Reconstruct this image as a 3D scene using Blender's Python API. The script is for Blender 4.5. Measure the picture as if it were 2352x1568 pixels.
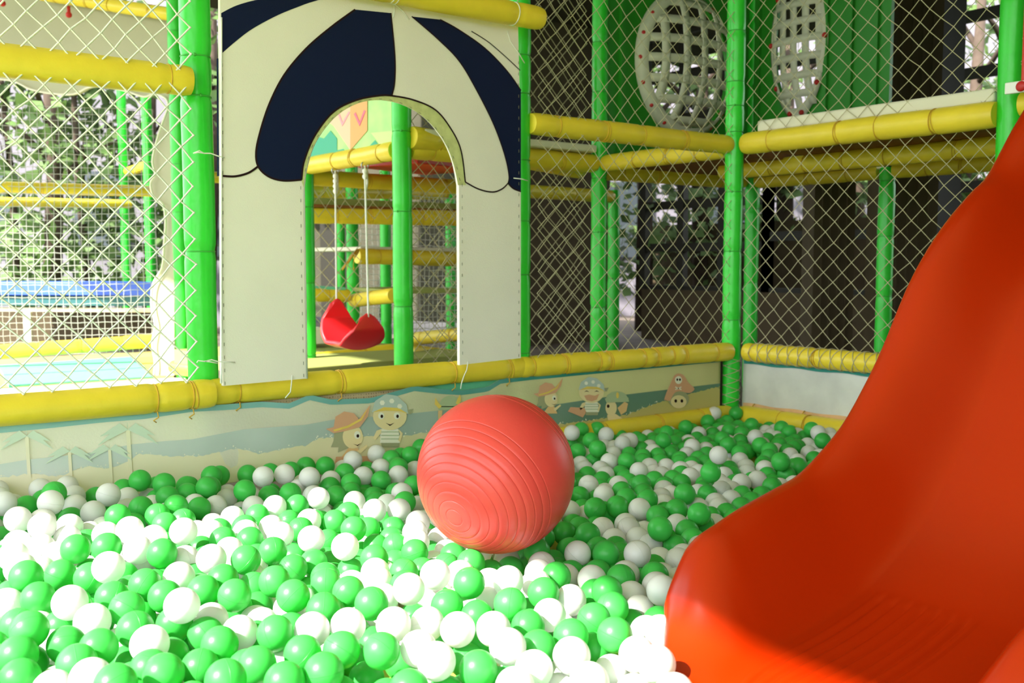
import bpy, math, random
import numpy as np
from mathutils import Vector, Matrix
random.seed(7)
for o in list(bpy.data.objects):
    bpy.data.objects.remove(o)
scene = bpy.context.scene
COL = scene.collection

# ------------------------------------------------------------------ camera, light, exposure
CAM_Z = 0.84
HEAD = math.atan2(2974, 2290)
PITCH = math.radians(4.5)
cam_data = bpy.data.cameras.new('camera')
cam_data.lens = 36.0 * 2290 / 2352
cam_data.sensor_width = 36.0
cam_data.clip_start = 0.05
cam_data.clip_end = 200
cam_data.dof.use_dof = True
cam_data.dof.focus_distance = 2.7
cam_data.dof.aperture_fstop = 5.0
cam = bpy.data.objects.new('camera', cam_data)
cam.location = (0, 0, CAM_Z)
cam.rotation_euler = (math.pi / 2 - PITCH, 0, HEAD - math.pi / 2)
COL.objects.link(cam)
scene.camera = cam

world = bpy.data.worlds.new('world')
scene.world = world
world.use_nodes = True
bg = world.node_tree.nodes['Background']
bg.inputs[0].default_value = (0.90, 0.96, 1.0, 1)
bg.inputs[1].default_value = 3.4

sun_data = bpy.data.lights.new('sun', 'SUN')
sun_data.energy = 12.5
sun_data.angle = math.radians(0.9)
sun_data.color = (1.0, 0.96, 0.88)
sun = bpy.data.objects.new('sun', sun_data)
sun.rotation_euler = Vector((1.0, 0.03, -0.80)).to_track_quat('-Z', 'Y').to_euler()
sun.location = (-8, 1, 7)
COL.objects.link(sun)

vs = scene.view_settings
vs.view_transform = 'Standard'
vs.look = 'None'
vs.gamma = 1.0
vs.use_curve_mapping = False
vs.exposure = 0.5
scene.cycles.max_bounces = 8
scene.cycles.diffuse_bounces = 4
scene.cycles.transmission_bounces = 5
scene.cycles.transparent_max_bounces = 8

# ------------------------------------------------------------------ placing helpers
FPX = 2290.0
SH, CH = math.sin(HEAD), math.cos(HEAD)
def ray(px, py):
    a, b = px - 1176.0, py - 784.0
    fw = FPX * math.cos(PITCH) - b * math.sin(PITCH)
    up = -(b * math.cos(PITCH) + FPX * math.sin(PITCH))
    return Vector((SH * a + CH * fw, -CH * a + SH * fw, up)) / FPX
def on_v(px, py, v):
    d = ray(px, py); k = v / d.y
    return Vector((d.x * k, v, CAM_Z + d.z * k))
def on_u(px, py, u):
    d = ray(px, py); k = u / d.x
    return Vector((u, d.y * k, CAM_Z + d.z * k))
def on_z(px, py, z):
    d = ray(px, py); k = (z - CAM_Z) / d.z
    return Vector((d.x * k, d.y * k, z))
def at(px, py, zc):
    d = ray(px, py)
    return Vector((d.x * zc, d.y * zc, CAM_Z + d.z * zc))

# ------------------------------------------------------------------ materials
def lin(r, g, b):
    f = lambda c: (c / 255 / 12.92) if c / 255 <= 0.04045 else ((c / 255 + 0.055) / 1.055) ** 2.4
    return (f(r), f(g), f(b), 1)
MATS = {}
def mat(name, col, rough=0.5, spec=0.4, noise=0.0, nscale=8.0, bump=0.0, bscale=40.0, trans=0.0, coat=0.0, col2=None):
    m = bpy.data.materials.new(name)
    m.use_nodes = True
    nt = m.node_tree
    b = nt.nodes['Principled BSDF']
    b.inputs['Base Color'].default_value = col
    b.inputs['Roughness'].default_value = rough
    b.inputs['Specular IOR Level'].default_value = spec
    b.inputs['Coat Weight'].default_value = coat
    b.inputs['Coat Roughness'].default_value = 0.15
    tc = nt.nodes.new('ShaderNodeTexCoord')
    if noise > 0 or col2:
        n = nt.nodes.new('ShaderNodeTexNoise')
        n.inputs['Scale'].default_value = nscale
        n.inputs['Detail'].default_value = 4
        nt.links.new(tc.outputs['Object'], n.inputs['Vector'])
        r = nt.nodes.new('ShaderNodeValToRGB')
        c2 = col2 or tuple(c * (1 - noise) for c in col[:3]) + (1,)
        r.color_ramp.elements[0].color = c2
        r.color_ramp.elements[1].color = col
        r.color_ramp.elements[0].position = 0.3
        r.color_ramp.elements[1].position = 0.65
        nt.links.new(n.outputs['Fac'], r.inputs['Fac'])
        nt.links.new(r.outputs['Color'], b.inputs['Base Color'])
    if bump > 0:
        n2 = nt.nodes.new('ShaderNodeTexNoise')
        n2.inputs['Scale'].default_value = bscale
        n2.inputs['Detail'].default_value = 3
        nt.links.new(tc.outputs['Object'], n2.inputs['Vector'])
        bp = nt.nodes.new('ShaderNodeBump')
        bp.inputs['Strength'].default_value = bump
        bp.inputs['Distance'].default_value = 0.01
        nt.links.new(n2.outputs['Fac'], bp.inputs['Height'])
        nt.links.new(bp.outputs['Normal'], b.inputs['Normal'])
    if trans > 0:
        tr = nt.nodes.new('ShaderNodeBsdfTranslucent')
        tr.inputs['Color'].default_value = col
        mx = nt.nodes.new('ShaderNodeMixShader')
        mx.inputs[0].default_value = trans
        out = nt.nodes['Material Output']
        nt.links.new(b.outputs[0], mx.inputs[1])
        nt.links.new(tr.outputs[0], mx.inputs[2])
        nt.links.new(mx.outputs[0], out.inputs['Surface'])
    MATS[name] = m
    return m
G_VINYL = mat('green_vinyl', (0.03, 0.66, 0.035, 1), 0.32, 0.5, noise=0.18, nscale=5, bump=0.25, bscale=14)
Y_VINYL = mat('yellow_vinyl', (0.87, 0.66, 0.04, 1), 0.4, 0.5, noise=0.12, nscale=6, bump=0.3, bscale=18)
TIE_G = mat('green_cable_tie', (0.05, 0.42, 0.05, 1), 0.4)
TIE_Y = mat('yellow_tie_cord', (0.62, 0.36, 0.03, 1), 0.6)
CORD = mat('white_cord', (0.83, 0.82, 0.74, 1), 0.8, 0.2)
NETW = mat('grey_white_cord', (0.50, 0.50, 0.46, 1), 0.85, 0.15)
NETC = mat('net_cord', (0.52, 0.47, 0.30, 1), 0.85, 0.15)
CREAM = mat('cream_canvas', (0.92, 0.87, 0.76, 1), 0.75, 0.2, noise=0.06, nscale=3, bump=0.1, bscale=220, trans=0.12)
NAVY = mat('navy_print', (0.0025, 0.008, 0.04, 1), 0.7, 0.2, bump=0.1, bscale=220)
LINE = mat('dark_print_line', (0.02, 0.006, 0.006, 1), 0.8, 0.2)
HEM = mat('hem_print', (0.62, 0.64, 0.28, 1), 0.8, 0.2, noise=0.25, nscale=30)
STAPLE = mat('grey_staple', (0.18, 0.18, 0.12, 1), 0.4, 0.5)
EDGE = mat('white_board_edge', (0.9, 0.9, 0.86, 1), 0.5)
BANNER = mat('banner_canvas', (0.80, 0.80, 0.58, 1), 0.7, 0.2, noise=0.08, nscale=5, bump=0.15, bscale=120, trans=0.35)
BANNERW = mat('banner_white', (0.84, 0.84, 0.78, 1), 0.7, 0.2, noise=0.22, nscale=6, bump=0.4, bscale=12, trans=0.2)
TEAL = mat('teal_print', (0.10, 0.45, 0.47, 1), 0.6, 0.3)
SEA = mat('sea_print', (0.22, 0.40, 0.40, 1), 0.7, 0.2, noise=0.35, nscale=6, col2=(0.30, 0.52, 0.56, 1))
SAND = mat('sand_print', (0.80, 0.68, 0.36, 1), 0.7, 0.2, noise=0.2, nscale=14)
SANDO = mat('orange_sand_print', (0.80, 0.50, 0.25, 1), 0.7, 0.2, noise=0.25, nscale=9)
SKIN = mat('printed_skin', (0.80, 0.62, 0.30, 1), 0.7, 0.2)
PRED = mat('printed_red', (0.62, 0.16, 0.08, 1), 0.7, 0.2)
PGRN = mat('printed_green', (0.20, 0.36, 0.20, 1), 0.7, 0.2)
PPALM = mat('printed_palm', (0.45, 0.66, 0.48, 1), 0.7, 0.2)
PHAIR = mat('printed_hair', (0.12, 0.16, 0.08, 1), 0.7, 0.2)
PBLUE = mat('printed_blue', (0.30, 0.46, 0.52, 1), 0.7, 0.2)
PWHITE = mat('printed_white', (0.86, 0.86, 0.78, 1), 0.7, 0.2)
PBRN = mat('printed_brown', (0.40, 0.20, 0.08, 1), 0.7, 0.2)
PORANGE = mat('printed_orange', (0.75, 0.36, 0.10, 1), 0.7, 0.2)
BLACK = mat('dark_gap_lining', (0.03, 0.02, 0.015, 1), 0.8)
SLIDE = mat('orange_red_plastic', (0.40, 0.019, 0.0004, 1), 0.27, 0.3)
SHADE_ROOFD = mat('dark_shade_roof', (0.06, 0.05, 0.035, 1), 0.9, 0.1, noise=0.2, nscale=3)
PLASTER = mat('light_plaster', (0.55, 0.55, 0.55, 1), 0.9, 0.1)
SWING = mat('red_plastic', (0.72, 0.012, 0.02, 1), 0.38, 0.5)
REDP = mat('red_panel_plastic', (0.62, 0.03, 0.01, 1), 0.4, 0.5)
GYM = mat('coral_rubber', (0.84, 0.078, 0.066, 1), 0.36, 0.5, noise=0.06, nscale=5, bump=0.06, bscale=60, trans=0.15)
GPANEL = mat('green_panel_plastic', (0.03, 0.30, 0.02, 1), 0.4, 0.4, noise=0.2, nscale=2)
LATT = mat('cream_lattice', (0.72, 0.70, 0.56, 1), 0.6, 0.3, noise=0.1, nscale=10)
BOLT = mat('red_bolt_cap', (0.55, 0.02, 0.02, 1), 0.4)
MATG = mat('green_foam', (0.16, 0.62, 0.36, 1), 0.7, 0.3, noise=0.1, nscale=20, bump=0.2, bscale=60)
def weave(m, c2, sc):
    nt = m.node_tree; b = nt.nodes['Principled BSDF']
    tc = nt.nodes.new('ShaderNodeTexCoord'); v = nt.nodes.new('ShaderNodeTexVoronoi'); v.inputs['Scale'].default_value = sc; v.inputs['Randomness'].default_value = 0.15
    nt.links.new(tc.outputs['Object'], v.inputs['Vector'])
    r = nt.nodes.new('ShaderNodeValToRGB'); r.color_ramp.elements[0].color = c2; r.color_ramp.elements[1].color = tuple(b.inputs['Base Color'].default_value)
    r.color_ramp.elements[0].position = 0.25; r.color_ramp.elements[1].position = 0.4
    nt.links.new(v.outputs['Distance'], r.inputs['Fac']); nt.links.new(r.outputs['Color'], b.inputs['Base Color'])
MATT = mat('tan_woven_mat', (0.62, 0.52, 0.30, 1), 0.8, 0.2)
weave(MATT, (0.30, 0.22, 0.12, 1), 90)
MATY = mat('yellow_foam', (0.80, 0.58, 0.12, 1), 0.7, 0.3, noise=0.1, nscale=20)
MATC = mat('cream_foam', (0.74, 0.70, 0.56, 1), 0.75, 0.2)
BLUEP = mat('blue_vinyl', (0.05, 0.12, 0.62, 1), 0.45, 0.4)
TEALD = mat('dark_teal_vinyl', (0.03, 0.12, 0.13, 1), 0.5, 0.3)
WOODD = mat('deck_board', (0.30, 0.12, 0.03, 1), 0.7, 0.2, noise=0.3, nscale=12)
BROWN = mat('brown_wall_cladding', (0.085, 0.062, 0.034, 1), 0.8, 0.2, noise=0.25, nscale=3)
DKFR = mat('dark_window_frame', (0.02, 0.018, 0.012, 1), 0.6, 0.3)
FLOORM = mat('grey_brown_floor', (0.16, 0.125, 0.10, 1), 0.7, 0.3, noise=0.3, nscale=5)
PITF = mat('yellow_pit_floor', (0.62, 0.56, 0.10, 1), 0.8, 0.2, noise=0.2, nscale=12)
SHADE_ROOFM = mat('shade_roof_paint', (0.72, 0.73, 0.72, 1), 0.9, 0.1)
BARK = mat('bark', (0.09, 0.065, 0.05, 1), 0.9, 0.1, noise=0.4, nscale=8, bump=0.5, bscale=20)
LEAF = mat('leaves', (0.13, 0.22, 0.06, 1), 0.6, 0.3, noise=0.6, nscale=3, trans=0.2)
GRASS = mat('grass', (0.10, 0.18, 0.05, 1), 0.9, 0.1, noise=0.5, nscale=3)
HOUSE = mat('pale_plaster', (0.22, 0.20, 0.235, 1), 0.8, 0.2, noise=0.1, nscale=2)
GLASSD = mat('dark_glass', (0.05, 0.06, 0.07, 1), 0.1, 0.6)
STEEL = mat('steel', (0.45, 0.45, 0.43, 1), 0.35, 0.5)
STEEL.node_tree.nodes['Principled BSDF'].inputs['Metallic'].default_value = 0.8

def light_ramp(m, pale, deep, x0, x1):
    """bright haze and shade painted into the print: pale at one end of the cloth, deeper at the other"""
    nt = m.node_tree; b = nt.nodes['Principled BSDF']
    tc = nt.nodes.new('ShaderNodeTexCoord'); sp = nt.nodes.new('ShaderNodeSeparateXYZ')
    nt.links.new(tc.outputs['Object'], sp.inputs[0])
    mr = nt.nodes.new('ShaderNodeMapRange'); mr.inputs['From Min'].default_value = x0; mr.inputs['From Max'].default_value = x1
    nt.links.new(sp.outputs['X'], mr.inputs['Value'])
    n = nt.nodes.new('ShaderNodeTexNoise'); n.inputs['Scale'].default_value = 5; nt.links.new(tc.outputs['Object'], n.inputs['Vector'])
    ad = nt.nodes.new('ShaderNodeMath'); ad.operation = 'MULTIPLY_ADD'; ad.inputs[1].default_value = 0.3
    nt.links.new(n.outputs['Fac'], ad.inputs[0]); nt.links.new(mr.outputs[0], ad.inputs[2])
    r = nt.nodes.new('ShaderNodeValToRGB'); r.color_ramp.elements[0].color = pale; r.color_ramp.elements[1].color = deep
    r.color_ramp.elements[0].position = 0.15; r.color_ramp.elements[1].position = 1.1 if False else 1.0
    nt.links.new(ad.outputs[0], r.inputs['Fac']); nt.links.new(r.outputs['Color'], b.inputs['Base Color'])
light_ramp(BANNER, (0.92, 0.91, 0.82, 1), (0.74, 0.72, 0.34, 1), -0.6, 1.6)  # left end painted paler as if in glare, right end as if shaded
light_ramp(SEA, (0.78, 0.84, 0.80, 1), (0.13, 0.24, 0.17, 1), 0.0, 3.6)
light_ramp(SAND, (0.90, 0.86, 0.66, 1), (0.52, 0.46, 0.16, 1), 0.4, 3.6)
light_ramp(TEAL, (0.40, 0.66, 0.66, 1), (0.03, 0.25, 0.20, 1), 0.0, 3.4)
light_ramp(PPALM, (0.76, 0.84, 0.72, 1), (0.3, 0.5, 0.3, 1), 0.0, 3.4)

for m_ in (SKIN, PRED, PHAIR, PBLUE, PWHITE, PGRN, PBRN, PORANGE):
    i_ = m_.node_tree.nodes['Principled BSDF'].inputs['Base Color']
    c_ = i_.default_value; k_ = 0.38
    i_.default_value = tuple(c_[n]*(1-k_)+(0.74, 0.70, 0.42)[n]*k_ for n in range(3))+(1,)
def ball_mat(name, col, trans):
    m = mat(name, col, 0.36, 0.45, trans=trans)
    nt = m.node_tree
    b = nt.nodes['Principled BSDF']
    # moulding seam round the middle of the ball: a thin raised line
    tc = nt.nodes.new('ShaderNodeTexCoord')
    sp = nt.nodes.new('ShaderNodeSeparateXYZ')
    nt.links.new(tc.outputs['Object'], sp.inputs[0])
    ab = nt.nodes.new('ShaderNodeMath'); ab.operation = 'ABSOLUTE'
    nt.links.new(sp.outputs['Z'], ab.inputs[0])
    mr = nt.nodes.new('ShaderNodeMapRange')
    mr.inputs['From Min'].default_value = 0.0002
    mr.inputs['From Max'].default_value = 0.0007
    mr.inputs['To Min'].default_value = 1.0
    mr.inputs['To Max'].default_value = 0.0
    nt.links.new(ab.outputs[0], mr.inputs['Value'])
    bp = nt.nodes.new('ShaderNodeBump')
    bp.inputs['Strength'].default_value = 0.6
    bp.inputs['Distance'].default_value = 0.0012
    nt.links.new(mr.outputs[0], bp.inputs['Height'])
    nt.links.new(bp.outputs['Normal'], b.inputs['Normal'])
    # each ball differs a little in dye
    oi = nt.nodes.new('ShaderNodeObjectInfo')
    hs = nt.nodes.new('ShaderNodeHueSaturation')
    mv = nt.nodes.new('ShaderNodeMapRange')
    mv.inputs['To Min'].default_value = 0.86
    mv.inputs['To Max'].default_value = 1.06
    nt.links.new(oi.outputs['Random'], mv.inputs['Value'])
    nt.links.new(mv.outputs[0], hs.inputs['Value'])
    hs.inputs['Color'].default_value = col
    nt.links.new(hs.outputs[0], b.inputs['Base Color'])
    return m
BALL_G = ball_mat('green_ball_plastic', (0.07, 0.62, 0.10, 1), 0.30)
BALL_W = ball_mat('white_ball_plastic', (0.86, 0.86, 0.84, 1), 0.25)

# ------------------------------------------------------------------ mesh helpers
class MB:
    def __init__(s):
        s.v = []; s.f = []; s.m = []; s.cur = 0
    def add(s, vs_, fs_, mi=None):
        k = len(s.v); s.v += [tuple(p) for p in vs_]
        for f in fs_:
            s.f.append(tuple(k + i for i in f)); s.m.append(s.cur if mi is None else mi)
    def box(s, a, b):
        x0, y0, z0 = a; x1, y1, z1 = b
        s.add([(x0,y0,z0),(x1,y0,z0),(x1,y1,z0),(x0,y1,z0),(x0,y0,z1),(x1,y0,z1),(x1,y1,z1),(x0,y1,z1)],
              [(0,3,2,1),(4,5,6,7),(0,1,5,4),(1,2,6,5),(2,3,7,6),(3,0,4,7)])
    def beam(s, a, b, w, h, up=(0, 0, 1)):
        a, b = Vector(a), Vector(b); d = (b - a).normalized(); up = Vector(up)
        x = d.cross(up).normalized() * w / 2; y = x.cross(d).normalized() * h / 2
        p = [a-x-y, a+x-y, a+x+y, a-x+y, b-x-y, b+x-y, b+x+y, b-x+y]
        s.add(p, [(0,1,2,3),(7,6,5,4),(0,4,5,1),(1,5,6,2),(2,6,7,3),(3,7,4,0)])
    def tube(s, pts, r, n=10, cap=True, closed=False):
        pts = [Vector(p) for p in pts]; m = len(pts)
        rr = r if hasattr(r, '__len__') else [r] * m
        tang = []
        for i in range(m):
            if closed: t = pts[(i+1) % m] - pts[i-1]
            else: t = pts[min(i+1, m-1)] - pts[max(i-1, 0)]
            tang.append(t.normalized())
        ref = Vector((0, 0, 1)) if abs(tang[0].z) < 0.9 else Vector((1, 0, 0))
        x = tang[0].cross(ref).normalized(); vs_ = []
        for i in range(m):
            t = tang[i]; x = (x - t * x.dot(t)).normalized(); y = t.cross(x)
            for j in range(n):
                a = 2 * math.pi * j / n
                vs_.append(pts[i] + (x * math.cos(a) + y * math.sin(a)) * rr[i])
        fs_ = []
        for i in range(m if closed else m - 1):
            i2 = (i + 1) % m
            for j in range(n):
                j2 = (j + 1) % n
                fs_.append((i*n+j, i*n+j2, i2*n+j2, i2*n+j))
        if cap and not closed:
            fs_.append(tuple(range(n))[::-1]); fs_.append(tuple((m-1)*n + j for j in range(n)))
        s.add(vs_, fs_)
    def grid(s, P):
        n, m = len(P), len(P[0])
        s.add([p for row in P for p in row],
              [(i*m+j, (i+1)*m+j, (i+1)*m+j+1, i*m+j+1) for i in range(n-1) for j in range(m-1)])
    def sphere(s, c, r, n=16, m=10, sc=(1, 1, 1)):
        c = Vector(c); vs_ = [c + Vector((0, 0, r*sc[2]))]
        for i in range(1, m):
            t = math.pi * i / m
            for j in range(n):
                a = 2 * math.pi * j / n
                vs_.append(c + Vector((r*sc[0]*math.sin(t)*math.cos(a), r*sc[1]*math.sin(t)*math.sin(a), r*sc[2]*math.cos(t))))
        vs_.append(c - Vector((0, 0, r*sc[2])))
        fs_ = [(0, 1+j, 1+(j+1) % n) for j in range(n)]
        for i in range(m-2):
            for j in range(n):
                a = 1+i*n+j; b = 1+i*n+(j+1) % n
                fs_.append((a, a+n, b+n, b))
        k = 1+(m-2)*n; e = len(vs_)-1
        fs_ += [(k+(j+1) % n, k+j, e) for j in range(n)]
        s.add(vs_, fs_)
    def build(s, name, mats, parent=None, smooth=True, loc=None):
        me = bpy.data.meshes.new(name)
        off = Vector(loc) if loc is not None else Vector((0, 0, 0))
        me.from_pydata([tuple(Vector(p) - off) for p in s.v], [], s.f)
        for m in (mats if isinstance(mats, (list, tuple)) else [mats]): me.materials.append(m)
        me.polygons.foreach_set('material_index', s.m)
        me.polygons.foreach_set('use_smooth', [smooth] * len(s.f))
        me.update()
        o = bpy.data.objects.new(name, me)
        o.location = off
        COL.objects.link(o)
        if parent is not None:
            o.parent = parent
            o.matrix_parent_inverse = Matrix.Identity(4)
            o.location = off - world_loc(parent)
        return o
def world_loc(o):
    l = Vector((0, 0, 0))
    while o is not None:
        l += o.location; o = o.parent
    return l
def tag(o, label=None, cat=None, group=None, kind=None):
    if label: o['label'] = label
    if cat: o['category'] = cat
    if group: o['group'] = group
    if kind: o['kind'] = kind
    return o
def empty(name, loc, label, cat, group=None):
    o = bpy.data.objects.new(name, None)
    o.empty_display_size = 0.1
    o.location = loc
    COL.objects.link(o)
    return tag(o, label, cat, group)
def sharp(o, ang=35):
    try:
        o.data.set_sharp_from_angle(angle=math.radians(ang))
    except Exception:
        pass
    return o
def bevel(o, w, seg=2):
    m = o.modifiers.new('bevel', 'BEVEL'); m.width = w; m.segments = seg; m.limit_method = 'ANGLE'
    return o
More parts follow.
